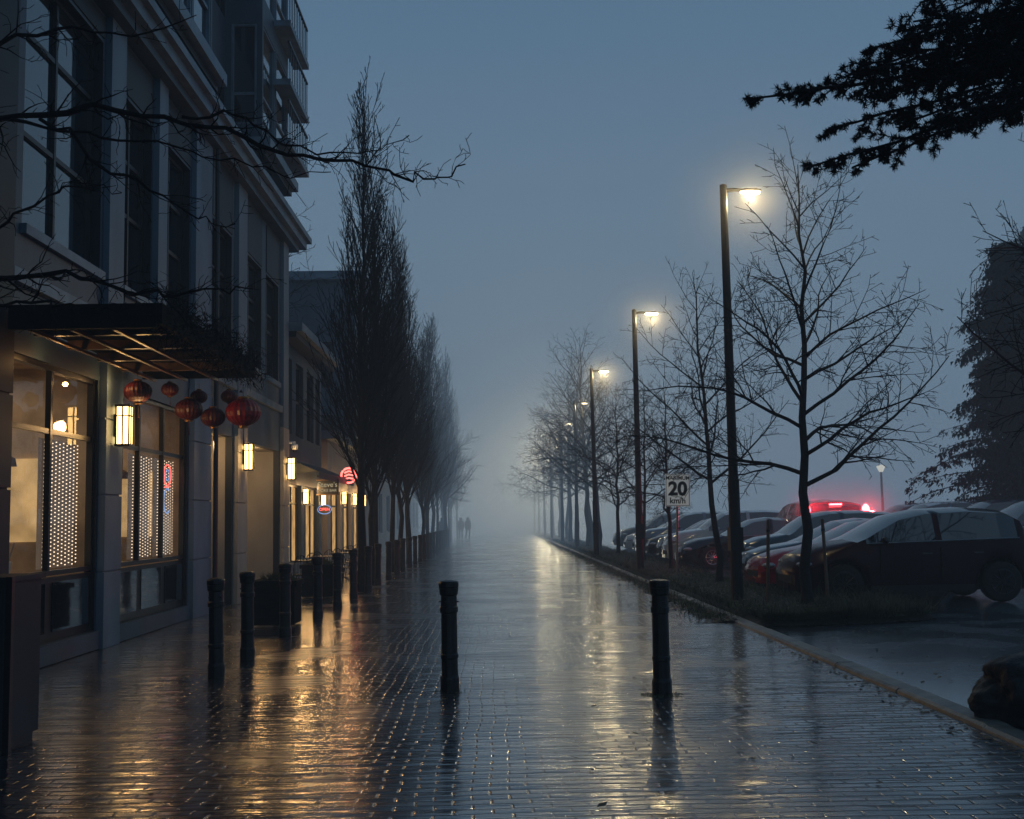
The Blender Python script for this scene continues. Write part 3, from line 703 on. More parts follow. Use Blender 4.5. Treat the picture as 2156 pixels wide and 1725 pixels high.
for (tx, ty) in [(-4.2, 25.6), (-4.25, 28.4), (-4.2, 31.4), (-4.25, 34.6)]:
    cafe_table(tx, ty)
    for (dx, dy, a) in ((0, .62, 0), (0, -.62, math.pi), (.6, 0, -math.pi/2)):
        o = ch if first else copy_tree(ch); first = False
        o.location = (tx+dx, ty+dy, .008); o.rotation_euler = (0, 0, a+R.uniform(-.3, .3))

o = empty('utility_cabinet', (-3.86, 8.6, .008), 'grey green steel utility cabinet beside path', 'utility box')
b = MB(); b.box(-.5, .36, -.3, .3, .06, 1.2); b.box(-.47, .33, -.27, .27, 0, .06); b.obj('cabinet_body', M['box'], o)
b = MB(); b.box(-.53, .38, -.34, .34, 1.2, 1.235); b.obj('cabinet_lid', M['box'], o)
b = MB(); b.box(-.45, -.06, -.312, -.3025, .12, 1.14); b.box(-.04, .32, -.312, -.3025, .12, 1.14); d = b.obj('cabinet_door', M['box'], o)
b = MB(); b.box(.0, .03, -.34, -.313, .6, .75); b.obj('door_handle', M['black'], d)
b = MB(); b.box(.385, .43, -.40, -.35, 0, 1.24); b.obj('corner_post', M['black'], o)

def boulder(x, y, sx, sy, sz):
    import bmesh
    bm = bmesh.new(); bmesh.ops.create_icosphere(bm, subdivisions=5, radius=1)
    from mathutils import noise
    for v in bm.verts:
        n = noise.noise(v.co*1.3+Vector((x, 3, 1)))*.28+noise.noise(v.co*4)*.07+noise.noise(v.co*11)*.03+noise.noise(v.co*23)*.012
        v.co *= 1+n
        v.co = Vector((v.co.x*sx, v.co.y*sy, max(v.co.z, -.6)*sz))
    me = bpy.data.meshes.new('boulder'); bm.to_mesh(me); bm.free(); me.materials.append(M['rock'])
    for p in me.polygons: p.use_smooth = True
    o = bpy.data.objects.new('boulder', me); COL.objects.link(o); o.location = (x, y, .6*sz-.02); tag(o, 'rough dark wet boulder beside the kerb', 'rock')
boulder(4.28, 8.7, .70, .5, .34)

# ---------------------------------------------------------------- street lamps
def haze_mat():
    m = bpy.data.materials.new('drizzle_halo_helper'); m.use_nodes = True; nt = m.node_tree; nt.nodes.clear(); L = nt.links
    o = nd(nt, 'ShaderNodeOutputMaterial'); s = nd(nt, 'ShaderNodeVolumeScatter'); s.inputs['Color'].default_value = (1, 1, 1, 1); s.inputs['Anisotropy'].default_value = .2
    tc = nd(nt, 'ShaderNodeTexCoord'); ln = nd(nt, 'ShaderNodeVectorMath'); ln.operation = 'LENGTH'; L.new(tc.outputs['Object'], ln.inputs[0])
    mr = nd(nt, 'ShaderNodeMapRange'); mr.inputs['From Min'].default_value = 0; mr.inputs['From Max'].default_value = 1.0; mr.inputs['To Min'].default_value = 1; mr.inputs['To Max'].default_value = 0
    L.new(ln.outputs['Value'], mr.inputs['Value']); pw = nd(nt, 'ShaderNodeMath'); pw.operation = 'POWER'; L.new(mr.outputs[0], pw.inputs[0]); pw.inputs[1].default_value = 1.3
    mu = nd(nt, 'ShaderNodeMath'); mu.operation = 'MULTIPLY'; L.new(pw.outputs[0], mu.inputs[0]); mu.inputs[1].default_value = .08
    L.new(mu.outputs[0], s.inputs['Density']); L.new(s.outputs[0], o.inputs['Volume']); return m
M['haze'] = haze_mat()
def street_lamp():
    o = empty('street_lamp', (0, 0, 0), 'tall dark street lamp with glowing flat head', 'street lamp', 'street lamps along the path')
    b = MB(); b.lathe([(.14, 0), (.14, .05), (.105, .07), (.10, 2.1), (.085, 2.16), (.065, 7.2), (.065, 7.28), (.02, 7.3)], 12); b.box(-.11, .11, -.11, .11, .9, 1.3)
    b.obj('pole', M['pole'], o)
    b = MB(); b.tube([(0, 0, 7.18), (.2, 0, 7.2), (.34, 0, 7.19)], [.04, .035, .03], 8); b.obj('arm', M['pole'], o)
    b = MB()
    b.box(.30, .66, -.06, .06, 7.17, 7.20); b.box(.36, .60, -.045, .045, 7.20, 7.22); b.obj('lamp_head', M['pole'], o)
    b = MB(); b.lathe([(.07, 7.115), (.10, 7.125), (.12, 7.145), (.12, 7.168)], 14, (0.0, 0, 0)); g = b.obj('lamp_lens', M['lampglow'], o, True); g.location = (.48, 0, 0); g.scale = (1.45, .45, 1)
    plight('lamp_light', (.48, 0, 7.05), 135, (1.0, .76, .38), .035, o)
    b = MB(); b.lathe([(max(.01, math.sin(k*math.pi/12)), -math.cos(k*math.pi/12)) for k in range(13)], 20); h = b.obj('drizzle_halo_helper', M['haze'], o); h.location = (.48, 0, 7.1); h.scale = (1.9, 1.9, 1.9)  # haze sphere added round the lamp head to form its halo
    return o
sl = street_lamp(); farl = {}
for i, (x, y) in enumerate([(4.08, 19.5), (3.95, 31.5), (3.85, 44.1), (4.0, 56.4), (4.0, 68.7), (4.0, 82), (4.0, 93.3), (4, 105.6), (4, 118)]):
    o = sl if i == 0 else copy_tree(sl)
    o.location = (x, y, .08); o.rotation_euler = (0, R.uniform(-.006, .006), R.uniform(-.08, .08))
    for c in list(o.children):
        if i >= 3 and c.name.startswith('drizzle'): bpy.data.objects.remove(c); continue
        if i >= 3 and c.name.startswith('lamp_lens'): c.material_slots[0].link = 'OBJECT'; c.material_slots[0].material = M['lampfar']
        if i >= 3 and c.type == 'LIGHT':
            e = 200 if i < 5 else 1100
            if e not in farl: farl[e] = c.data.copy(); farl[e].energy = e; farl[e].color = (1, .84, .50); farl[e].shadow_soft_size = .12 if i < 5 else .5
            c.data = farl[e]
o = empty('parking_lot_lamp', (20.4, 60, 0), 'short post lamp with pale lit top in parking lot', 'street lamp')
b = MB(); b.lathe([(.08, 0), (.06, 3.6), (.05, 3.7)], 10); b.obj('pole', M['galv'], o)
b = MB(); b.lathe([(.1, 3.7), (.22, 3.95), (.24, 4.0), (.05, 4.08)], 12); b.obj('lamp_head', emis('dim_lamp_glow', (.9, .9, .8), .7), o)

# ---------------------------------------------------------------- trees
def rot_dir(d, ang, az):
    a = Vector((0, 0, 1)) if abs(d.z) < .9 else Vector((1, 0, 0))
    e1 = d.cross(a).normalized(); e2 = d.cross(e1)
    return (d*math.cos(ang) + (e1*math.cos(az)+e2*math.sin(az))*math.sin(ang)).normalized()
def grow(mb, rnd, p, d, L, r, lev, P):
    n = max(3, int(L/P['seg'][min(lev, len(P['seg'])-1)])); n = min(n, 10)
    pts = [Vector(p)]; rad = [r]; dirs = [d.copy()]
    for k in range(n):
        d = (d + Vector((rnd.gauss(0, 1), rnd.gauss(0, 1), rnd.gauss(0, 1)))*P['wig'] + Vector((0, 0, P['up']))).normalized()
        pts.append(pts[-1]+d*L/n); rad.append(max(P['rmin'], r*(1-.82*(k+1)/n))); dirs.append(d.copy())
    mb.tube(pts, rad, 5 if lev == 1 else 3, cap=False)
    if lev >= P['levels']: return
    m = max(2, int(L/P['sp'][lev]))
    for k in range(m):
        t = (k+.6+rnd.uniform(-.3, .3))/m
        if t < .12: continue
        i = min(n-1, int(t*n)); q = pts[i].lerp(pts[i+1], t*n-i)
        dd = rot_dir(dirs[i], math.radians(rnd.uniform(*P['ang'])), rnd.uniform(0, 6.283))
        l2 = L*P['lr']*(1.15-t*.75)*rnd.uniform(.6, 1.2)
        if l2 < .06: continue
        grow(mb, rnd, q, dd, l2, max(P['rmin'], rad[i]*.55), lev+1, P)
def make_tree(name, seed, H, tr, z0, limb, P, mats, nl, label, cat='tree', group=None, lean=0):
    rnd = random.Random(seed); o = empty(name, (0, 0, 0), label, cat, group)
    pts = [Vector((0, 0, 0))]; n = 12; rad = [tr*1.35]
    for k in range(n):
        pts.append(Vector((lean*(k+1)/n+rnd.gauss(0, .03), rnd.gauss(0, .03), H*(k+1)/n))); rad.append(max(.006, tr*(1-.93*(k+1)/n)))
    pts.insert(1, Vector((0, 0, .15))); rad.insert(1, tr)
    b = MB(); b.tube(pts, rad, 9); b.obj('trunk', mats[0], o, True)
    b = MB()
    for k in range(nl):
        t = (k+rnd.uniform(0, .8))/nl; z = z0+(H*.97-z0)*t
        f = z/H*n; i = min(len(pts)-2, int(f)+1); q = pts[i].lerp(pts[min(i+1, len(pts)-1)], f-int(f)); q.z = z
        ang = math.radians(limb['a0']+(limb['a1']-limb['a0'])*t+rnd.uniform(-6, 6)); az = k*2.4+rnd.uniform(-.5, .5)
        L = (limb['l0']+(limb['l1']-limb['l0'])*t**limb.get('pw', 1))*rnd.uniform(.75, 1.15)
        d = Vector((math.sin(ang)*math.cos(az), math.sin(ang)*math.sin(az), math.cos(ang)))
        grow(b, rnd, q, d, L, tr*(1-.85*z/H)*limb.get('rr', .5), 1, P)
    b.obj('crown', mats[1], o)
    return o
mt = (M['bark'], M['twig'])
PB = dict(seg=[.3, .28, .2, .12], wig=.11, up=.012, rmin=.0045, levels=4, sp=[0, .20, .14, .14], ang=(32, 62), lr=.45)
bigtree = make_tree('bare_tree', 11, 7.3, .095, 1.9, dict(a0=66, a1=30, l0=3.3, l1=.9, pw=1.3, rr=.55), PB, mt, 25, 'bare spreading winter tree on planting strip beside parked cars', group='bare trees beside parking lot', lean=.15)
bigtree.location = (5.0, 18.5, .1)
tree2 = make_tree('bare_tree', 23, 6.9, .08, 2.0, dict(a0=62, a1=27, l0=2.9, l1=.8, pw=1.2, rr=.55), PB, mt, 20, 'bare spreading winter tree on planting strip beside parked cars', group='bare trees beside parking lot', lean=-.35)
tree2.location = (4.85, 25.0, .1)
for (src, x, y, s, a) in [(bigtree, 4.8, 31.5, .72, 2), (tree2, 4.9, 38, .85, 4), (bigtree, 4.8, 45, .9, 5), (tree2, 4.6, 51, 1.2, 1), (bigtree, 4.6, 57, 1.45, 3), (tree2, 5.0, 60, 1.4, 0), (tree2, 4.4, 63, 1.3, 2), (bigtree, 4.5, 69, 1.4, 1.4), (tree2, 4.7, 76, 1.45, 2.6), (bigtree, 4.7, 84, 1.4, .4), (tree2, 4.7, 93, 1.4, 5), (bigtree, 8.7, 14.6, 1.12, 2.9), (tree2, -8.2, 39, 1.95, 1)]:
    o = copy_tree(src); o.location = (x, y, .1); o.scale = (s, s, s); o.rotation_euler = (0, 0, a)
    if x < 0: o['label'] = 'tall bare tree rising behind shop roof'; o['group'] = 'bare trees beside path'
    elif y > 40: o['label'] = 'bare winter tree fading into fog beside path'
PC = dict(seg=[.4, .35, .25, .2], wig=.055, up=.12, rmin=.0052, levels=3, sp=[0, .21, .17], ang=(10, 32), lr=.46)
cols = [make_tree('columnar_tree', 40+k, 11.3+k*.4, .085, 2.1, dict(a0=25, a1=9, l0=3.0, l1=1.3, rr=.36), PC, mt, 80, 'tall narrow bare street tree in row along path', group='columnar trees along path') for k in range(3)]
ty = [26.6, 29.8, 33.0, 36.2, 39.4, 42.6, 46, 49.5, 53, 57, 61, 65.5, 70, 75, 81, 88, 95]
for i, y in enumerate(ty):
    o = cols[i] if i < 3 else copy_tree(cols[i % 3])
    o.location = (-3.3+R.uniform(-.25, .2), y, 0); s = R.uniform(.78, 1.0) if i else 1.02; w_ = R.uniform(1.0, 1.3)
    o.scale = (s*w_, s*w_, s); o.rotation_euler = (R.uniform(-.02, .02), R.uniform(-.02, .02), R.uniform(0, 6))
for (y, x, s) in [(70, -3.0, .95), (80, -3.6, 1.05), (90, -4.0, 1.1)]:
    o = copy_tree(tree2); o.location = (x, y, 0); o.scale = (s*1.3,)*3; o['label'] = 'bare tree dissolving into fog beside path'; o['group'] = 'bare trees beside path'

def limb_tree():
    rnd = random.Random(5)
    o = empty('overhanging_tree', (-4.75, 9.0, 0), 'gnarled bare tree reaching branches across building front', 'tree')
    b = MB(); b.tube([(0, 0, 0), (.02, 0, .2), (.05, .03, 2), (.02, 0, 4), (.1, .05, 6), (.3, .1, 8)], [.2, .15, .13, .12, .08, .04], 10); b.obj('trunk', M['bark'], o, True)
    b = MB()
    P = dict(seg=[.2, .1, .08, .06], wig=.30, up=.0, rmin=.0028, levels=4, sp=[0, .12, .10, .08], ang=(35, 75), lr=.45)
    paths = [
     ([(-4.73, 9, 4.3), (-4.0, 9, 4.9), (-3.2, 9, 4.95), (-2.5, 9, 4.86), (-2.02, 9, 4.72), (-1.5, 9, 4.5), (-1.05, 9, 4.46), (-.64, 9, 4.36), (-.4, 9, 4.33), (-.2, 9, 4.46)], .026, .8),
     ([(-2.5, 9, 4.86), (-2.1, 9.1, 4.95), (-1.75, 9.1, 4.7), (-1.3, 9.1, 4.6), (-.9, 9.1, 4.62), (-.66, 9.1, 4.74)], .013, .6),
     ([(-3.9, 9, 4.9), (-3.3, 9.1, 4.78), (-2.7, 9.1, 4.7), (-2.2, 9.1, 4.55), (-1.7, 9.1, 4.42), (-1.3, 9.1, 4.44)], .014, .6),
     ([(-4.7, 9, 3.2), (-4.1, 9.2, 3.6), (-3.5, 9.2, 3.66), (-3.0, 9.2, 3.5), (-2.6, 9.2, 3.42), (-2.2, 9.2, 3.5), (-1.95, 9.2, 3.5)], .026, .8),
     ([(-4.7, 9, 4.9), (-4.0, 8.7, 5.3), (-3.4, 8.7, 5.5), (-2.8, 8.7, 5.45), (-2.3, 8.7, 5.6)], .02, .8),
     ([(-3.6, 9, 4.92), (-3.2, 9.1, 4.55), (-2.8, 9.2, 4.35), (-2.4, 9.2, 4.1), (-2.1, 9.2, 4.05)], .016, .7),
     ([(-4.6, 9, 3.0), (-4.0, 9.0, 3.35), (-3.6, 9.1, 3.4), (-3.2, 9.1, 3.3), (-2.8, 9.1, 3.38)], .018, .7),
     ([(-4.2, 8.9, 3.62), (-3.9, 8.8, 3.9), (-3.5, 8.8, 4.2), (-3.2, 8.8, 4.25), (-2.9, 8.8, 4.2)], .016, .7)]
    for pts, r, tl in paths:
        pts = [Vector(p)-Vector((-4.75, 9, 0)) for p in pts]; fine = []
        for a, c in zip(pts, pts[1:]):
            for k in range(4): fine.append(a.lerp(c, k/4)+Vector((rnd.gauss(0, .022), rnd.gauss(0, .02), rnd.gauss(0, .022))))
        fine.append(pts[-1]); N = len(fine)
        rad = [max(.004, r*(1-.8*k/(N-1)))*rnd.uniform(.85, 1.2) for k in range(N)]
        b.tube(fine, rad, 6)
        for k in range(2, N-1):
            for j in range(2 if k/N < .8 else 1):
                d = (fine[k+1]-fine[k]).normalized()
                dd = rot_dir(d, math.radians(rnd.uniform(25, 60)), rnd.uniform(0, 6.28)); dd.y *= .5
                grow(b, rnd, fine[k], dd.normalized(), tl*rnd.uniform(.2, .75)*(1-.4*k/N), rad[k]*.5, 2, P)
    b.obj('crown', M['twig'], o)
limb_tree()

def fir():
    rnd = random.Random(9); o = empty('fir_tree', (6.2, 6.3, 0), 'dark fir tree with needled boughs hanging over path edge', 'tree')
    b = MB(); b.tube([(0, 0, 0), (0, 0, .3), (0, 0, 5), (0, 0, 11)], [.34, .26, .2, .03], 10); b.obj('trunk', M['bark'], o, True)
    b = MB(); s = Vector((6.2, 6.3, 0))
    def twig(q, d, L, lev):
        m = max(3, int(L/.04)); tp = [q]
        for k in range(m):
            d = (d+Vector((rnd.gauss(0, .12), rnd.gauss(0, .12), rnd.gauss(-.05, .08)))).normalized(); tp.append(tp[-1]+d*L/m)
            for j in range(12):
                e = rot_dir(d, math.radians(rnd.uniform(35, 80)), rnd.uniform(0, 6.28))*rnd.uniform(.018, .034)
                a = tp[-2].lerp(tp[-1], rnd.random()); s_ = e.cross(Vector((rnd.gauss(0, 1), rnd.gauss(0, 1), rnd.gauss(0, 1)))).normalized()*.0026
                b.quad(a-s_, a+s_, a+e+s_*.4, a+e-s_*.4)
            if lev < 1 and k > 0 and rnd.random() < .85:
                for sd in range(2):
                    twig(tp[-1], rot_dir(d, math.radians(rnd.uniform(35, 60)), rnd.uniform(0, 6.28)), L*rnd.uniform(.3, .5)*(1-.5*k/m), lev+1)
        b.tube(tp, [.004]*(m+1), 3, 1, cap=False)
    for (p0, p1, sag, L2) in [((6.2, 6.3, 4.7), (1.44, 6.0, 3.85), -.02, .30), ((6.2, 6.3, 4.9), (2.1, 6.1, 4.08), .05, .32),
            ((6.2, 6.3, 4.5), (1.82, 6.25, 3.54), .14, .24), ((6.2, 6.3, 5.2), (2.3, 5.8, 4.3), .1, .36), ((6.2, 6.3, 4.6), (2.1, 6.4, 3.58), .2, .24),
            ((6.2, 6.3, 5.3), (2.5, 6.4, 4.45), .1, .36), ((6.2, 6.3, 4.4), (2.38, 5.8, 3.66), .22, .26), ((6.2, 6.3, 4.8), (2.2, 6.2, 3.95), .12, .30), ((6.2, 6.3, 4.5), (2.6, 6.1, 3.70), .2, .27),
            ((6.2, 6.3, 5.0), (2.3, 6.0, 4.2), .08, .36), ((6.2, 6.3, 4.8), (1.72, 6.15, 3.93), .0, .26), ((6.2, 6.3, 4.7), (1.95, 6.35, 3.80), .05, .28), ((6.2, 6.3, 4.7), (2.3, 5.9, 3.88), .12, .32), ((6.2, 6.3, 5.1), (2.45, 6.3, 4.1), .15, .34),
            ((6.2, 6.3, 4.9), (1.95, 6.0, 3.98), .05, .32), ((6.2, 6.3, 4.5), (2.25, 6.1, 3.72), .18, .28), ((6.2, 6.3, 5.1), (2.15, 6.2, 4.2), .05, .32)]:
        p0, p1 = Vector(p0)-s, Vector(p1)-s; n = 26; pts = []
        for k in range(n+1):
            t = k/n; p = p0.lerp(p1, t); p.z += math.sin(t*math.pi)*sag; p += Vector((rnd.gauss(0, .008), rnd.gauss(0, .008), rnd.gauss(0, .01))); pts.append(p)
        b.tube(pts, [.022*(1-.85*k/n)+.003 for k in range(n+1)], 5, 1)
        for k in range(3, n+1):
            vis = pts[k].x+6.2 < 3.3
            t = k/n; dm = (pts[k]-pts[k-1]).normalized()
            for j in range(4 if vis else 1):
                az = Vector((dm.x*rnd.uniform(.5, 1.1), rnd.uniform(-.9, .9), rnd.uniform(-.9, .3))).normalized()
                twig(pts[k].lerp(pts[k-1], rnd.random()), az, L2*(1.15-.8*max(0, (t-.5)*2)**1.5)*rnd.uniform(.5, 1.1), 0)
    b.obj('crown', [M['needle'], M['bark']], o)
fir()
def cedar(x, y, H, Rr, seed):
    rnd = random.Random(seed); o = empty('cedar_tree', (x, y, 0), 'large dark evergreen cedar behind parking lot', 'tree', 'evergreen trees')
    b = MB(); b.tube([(0, 0, 0), (0, 0, .5), (0, 0, H)], [.45, .35, .03], 10); b.obj('trunk', M['bark'], o, True)
    b = MB()
    for i in range(330):
        t = rnd.random()**.85; z = .8+(H-.8)*t
        a = rnd.uniform(0, 6.28); lobe = .8+.3*math.sin(a*3+t*11+seed); L = Rr*(1-t)**.8*rnd.uniform(.5, 1.12)*lobe+.15
        n = 9; dx, dy = math.cos(a), math.sin(a); droop = rnd.uniform(.3, .65); pts = [Vector((0, 0, z))]
        for k in range(n):
            u = (k+1)/n; pts.append(Vector((dx*L*u, dy*L*u, z+L*(.3*u-droop*u*u))))
        b.tube(pts, [.035*(1-.8*k/n)+.004 for k in range(n+1)], 3, 1, cap=False)
        for k in range(1, n+1):
            sp = .14+.26*(1-k/n)
            for j in range(24):
                off = rnd.gauss(0, sp); hang = abs(rnd.gauss(0, .15))
                q = pts[k]+Vector((-dy*off+rnd.gauss(0, .11), dx*off+rnd.gauss(0, .11), .04-hang))
                s_ = rnd.uniform(.04, .12); w = Vector((rnd.gauss(0, 1), rnd.gauss(0, 1), rnd.gauss(0, .4))).normalized()*s_*.6
                dn = Vector((rnd.gauss(0, .5)+dx*.4, rnd.gauss(0, .5)+dy*.4, rnd.gauss(-.9, .3))).normalized()*s_*1.9
                b.tri(q-w, q+w, q+dn)
    b.obj('crown', [M['needlefar'], M['bark']], o)
cedar(20.6, 44.5, 12.2, 4.6, 3); cedar(25.5, 52, 15, 5, 8)

for (x, y, t) in [(4.45, 18.9, .06), (5.45, 18.9, -.04)]:
    o = empty('tree_stake', (x, y, .1), 'round timber stake supporting young tree', 'stake', 'tree stakes')
    b = MB(); b.tube([(0, 0, 0), (t, 0, 1.4)], [.03, .028], 8); b.obj('stake_post', M['wood'], o)
    b = MB(); b.lathe([(.034, 1.2), (.034, 1.24)], 8, (t*.87, 0, 0)); b.obj('stake_tie', M['black'], o)

# ---------------------------------------------------------------- cars
def interp(tab, x):
    for (a, b) in zip(tab, tab[1:]):
        if x <= b[0]:
            t = (x-a[0])/(b[0]-a[0]+1e-9); t = max(0, min(1, t)); return a[1]+(b[1]-a[1])*t
    return tab[-1][1]
KINDS = {
 'hatch': dict(L=4.05, W=1.76, top=[(0, .55), (.08, .78), (.45, .93), (1.0, 1.02), (1.35, 1.22), (1.75, 1.42), (2.2, 1.51), (2.9, 1.54), (3.5, 1.50), (3.78, 1.38), (3.96, 1.0), (4.02, .8), (4.05, .55)], belt=[(0, .5), (1, .98), (3.8, 1.04), (4.05, .5)], ws=(1.0, 1.78), rw=(3.55, 3.96), wh=(.75, 3.35), cab=(1.15, 3.68), bp=2.35),
 'sedan': dict(L=4.6, W=1.8, top=[(0, .5), (.08, .7), (.5, .84), (1.25, .95), (1.7, 1.2), (2.1, 1.38), (2.6, 1.44), (3.1, 1.41), (3.6, 1.22), (4.0, 1.04), (4.45, .98), (4.57, .8), (4.6, .5)], belt=[(0, .45), (1.25, .91), (4.0, .99), (4.6, .45)], ws=(1.25, 2.12), rw=(3.2, 3.95), wh=(.85, 3.65), cab=(1.45, 3.7), bp=2.6),
 'suv': dict(L=4.6, W=1.86, top=[(0, .65), (.08, .9), (.5, 1.05), (1.15, 1.13), (1.5, 1.4), (1.85, 1.62), (2.3, 1.7), (3.2, 1.71), (4.0, 1.65), (4.3, 1.5), (4.5, 1.1), (4.58, .9), (4.6, .6)], belt=[(0, .6), (1.15, 1.08), (4.3, 1.14), (4.6, .6)], ws=(1.15, 1.88), rw=(4.08, 4.48), wh=(.85, 3.7), cab=(1.3, 4.05), bp=2.6)}
def car(kind, paint, roofpaint=None):
    K = KINDS[kind]; L, W = K['L'], K['W']; RW = .33
    o = empty('parked_car', (0, 0, 0), 'parked car', 'car', 'cars in the parking lot')
    st = set(round(L*k/46, 3) for k in range(47)) | set(K['ws']) | set(K['rw']) | {K['bp']-.05, K['bp']+.05, K['cab'][0], K['cab'][1]}
    st = sorted(st); secs = []
    for x in st:
        e = abs(x-L/2)/(L/2); w = W/2*(1-.20*e**7-.03*e**2)
        top = interp(K['top'], x); belt = min(interp(K['belt'], x), top-.005); hc = top-belt
        zb = .22
        for wx in K['wh']:
            dx = abs(x-wx)
            if dx < .40: zb = max(zb, .30+math.sqrt(.40**2-dx*dx))
        z1, z2 = max(.36, zb+.01), max(.66, zb+.015); z2 = min(z2, belt-.02); z1 = min(z1, z2-.005); zb_ = min(zb, z1-.005)
        z3 = z2+(belt-z2)*.55
        secs.append([(w*.93, zb_), (w*.975, z1), (w*.985, z2), (w*1.0, z3), (w*.955, belt), (w*.955-.36*max(0, hc-.03), top-.06*min(1, hc/.15)), (w*.5, top+.0), (0, top+.025)])
    P = 8
    def vert(i, j, sgn): y, z = secs[i][j]; return (st[i], sgn*y, z)
    body, glass, ws_, rw_ = MB(), {1: MB(), -1: MB()}, MB(), MB()
    for i in range(len(st)-1):
        xm = (st[i]+st[i+1])/2
        for sg in (1, -1):
            for j in range(P-1):
                q = [vert(i, j, sg), vert(i+1, j, sg), vert(i+1, j+1, sg), vert(i, j+1, sg)]
                if sg < 0: q = q[::-1]
                tgt, mi = body, 0
                if j == 4 and K['cab'][0] < xm < K['cab'][1] and abs(xm-K['bp']) > .05: tgt = glass[sg]
                elif j >= 5 and K['ws'][0] < xm < K['ws'][1]: tgt = ws_
                elif j >= 5 and K['rw'][0] < xm < K['rw'][1]: tgt = rw_
                elif j >= 5 and K['ws'][1] < xm < K['rw'][0] and roofpaint: mi = 1
                tgt.quad(*q, mi)
    for i in (0, len(st)-1):
        pl = [vert(i, j, 1) for j in range(P)] + [vert(i, j, -1) for j in range(P-2, -1, -1)]
        k = len(body.v); body.v += pl; body.f.append(tuple(range(k, k+len(pl)))); body.m.append(0)
    def weld(b):
        m = {}; nv = []; idx = []
        for v in b.v:
            key = tuple(round(c, 4) for c in v)
            if key not in m: m[key] = len(nv); nv.append(v)
            idx.append(m[key])
        b.v = nv; nf = []; nm = []
        for f, mi in zip(b.f, b.m):
            g = []
            for t in f:
                if idx[t] not in g: g.append(idx[t])
            if len(g) > 2: nf.append(tuple(g)); nm.append(mi)
        b.f, b.m = nf, nm
    for b in (body, glass[1], glass[-1], ws_, rw_): weld(b)
    body.obj('body', [paint, roofpaint or paint], o, True)
    glass[1].obj('side_window', M['carglass'], o, True); glass[-1].obj('side_window', M['carglass'], o, True)
    ws_.obj('windshield', M['carglass'], o, True); rw_.obj('rear_window', M['carglass'], o, True)
    b = MB(); b.box(.25, L-.25, -W/2+.16, W/2-.16, .2, .55); b.obj('underbody', M['under'], o)
    for sg in (1, -1):
        b = MB(); b.box(K['wh'][0]+.45, K['wh'][1]-.45, sg*W/2*.955-.012, sg*W/2*.955+.014, .2, .30); b.obj('side_skirt', M['under'], o)
        b = MB(); pts = [(K['cab'][0]+(K['cab'][1]-K['cab'][0])*k/10, 0, 0) for k in range(11)]
        b.tube([(p[0], sg*(W/2*.957), interp(K['belt'], p[0])) for p in pts], [.011]*11, 4); b.obj('window_trim', M['galv'], o)
    for wx in K['wh']:
        for sg in (1, -1):
            yc = sg*(W/2-.11)
            b = MB(); b.lathe([(.2, -.1), (.30, -.105), (RW, -.08), (RW, .08), (.30, .105), (.2, .1)], 24, axis='y'); wh = b.obj('wheel', M['tyre'], o, True); wh.location = (wx, yc, RW)
            b = MB(); yf = sg*.095
            b.lathe([(.21, min(yf, yf-sg*.02)), (.215, max(yf, yf-sg*.02))], 24, axis='y', mi=1)
            b.tube([(.2*math.cos(t*.2618), yf+sg*.006, .2*math.sin(t*.2618)) for t in range(25)], [.014]*25, 5)
            for k in range(10):
                a = k*math.pi/5; b.tube([(0, yf+sg*.01, 0), (.2*math.cos(a), yf+sg*.006, .2*math.sin(a))], [.016, .012], 4)
            b.obj('rim', [M['rim'], M['under']], wh)
    hz = interp(K['top'], .12)-.14
    for sg in (1, -1):
        b = MB(); b.lathe([(.03, -.09), (.10, -.06), (.13, 0), (.10, .06), (.03, .09)], 12, axis='y'); h = b.obj('headlight', M['headlamp'], o, True); h.location = (.2, sg*(W/2-.27), hz); h.scale = (1.3, 1.6, .55); h.rotation_euler = (0, 0, sg*-.5)
        b = MB(); b.lathe([(.03, -.09), (.10, -.06), (.13, 0), (.10, .06), (.03, .09)], 12, axis='y'); h = b.obj('taillight', M['taillamp'], o, True); h.location = (L-.14, sg*(W/2-.24), interp(K['top'], L-.12)-.1); h.scale = (1.0, 1.5, .8); h.rotation_euler = (0, 0, sg*.5)
        b = MB(); b.lathe([(.02, 0), (.055, .02), (.062, .09), (.05, .16), (.02, .18)], 10, axis='y'); h = b.obj('wing_mirror', paint, o, True); h.location = (K['ws'][0]+.42, sg*(W/2-.02)-(0 if sg > 0 else .18), interp(K['belt'], 1.4)+.05)
        for dx in (K['bp']-.3, K['bp']+.55):
            b = MB(); b.box(dx, dx+.16, sg*(W/2)-.006, sg*(W/2)+.012, .80, .825); b.obj('door_handle', paint, o)
        for dx in (K['bp']-1.0, K['bp']):
            b = MB(); b.box(dx, dx+.01, sg*(W/2)-.03, sg*(W/2)+.0015, .38, .9); b.obj('door_seam', M['under'], o)
    b = MB(); b.box(-.005, .03, -.45, .45, .34, .46); b.obj('grille', M['under'], o)
    b = MB(); b.box(L-.03, L+.01, -.24, .24, .55, .67); b.obj('licence_plate', M['plate'], o)
    return o
cars = {k: car(k, PAINT['black'], PAINT['black'] if k == 'hatch' else None) for k in KINDS}
def put(kind, x, y, rz, color, label, scale=1.0):
    src = cars[kind]
    mm = {'car_paint_black': PAINT[color]}
    if kind == 'hatch' and color == 'darkred':
        o = copy_tree(src, None, {'alloy_rim': M['rimdark']})
        for c in o.children:
            if c.name.startswith('body'): c.material_slots[0].link = 'OBJECT'; c.material_slots[0].material = PAINT['darkred']
    else: o = copy_tree(src, None, mm)
    o.location = (x, y, .01); o.rotation_euler = (0, 0, rz); o.scale = (scale,)*3; o['label'] = label
    return o
put('hatch', 5.22, 20.75, 0, 'darkred', 'dark red hatchback with black roof parked nose to planting strip', 1.06)
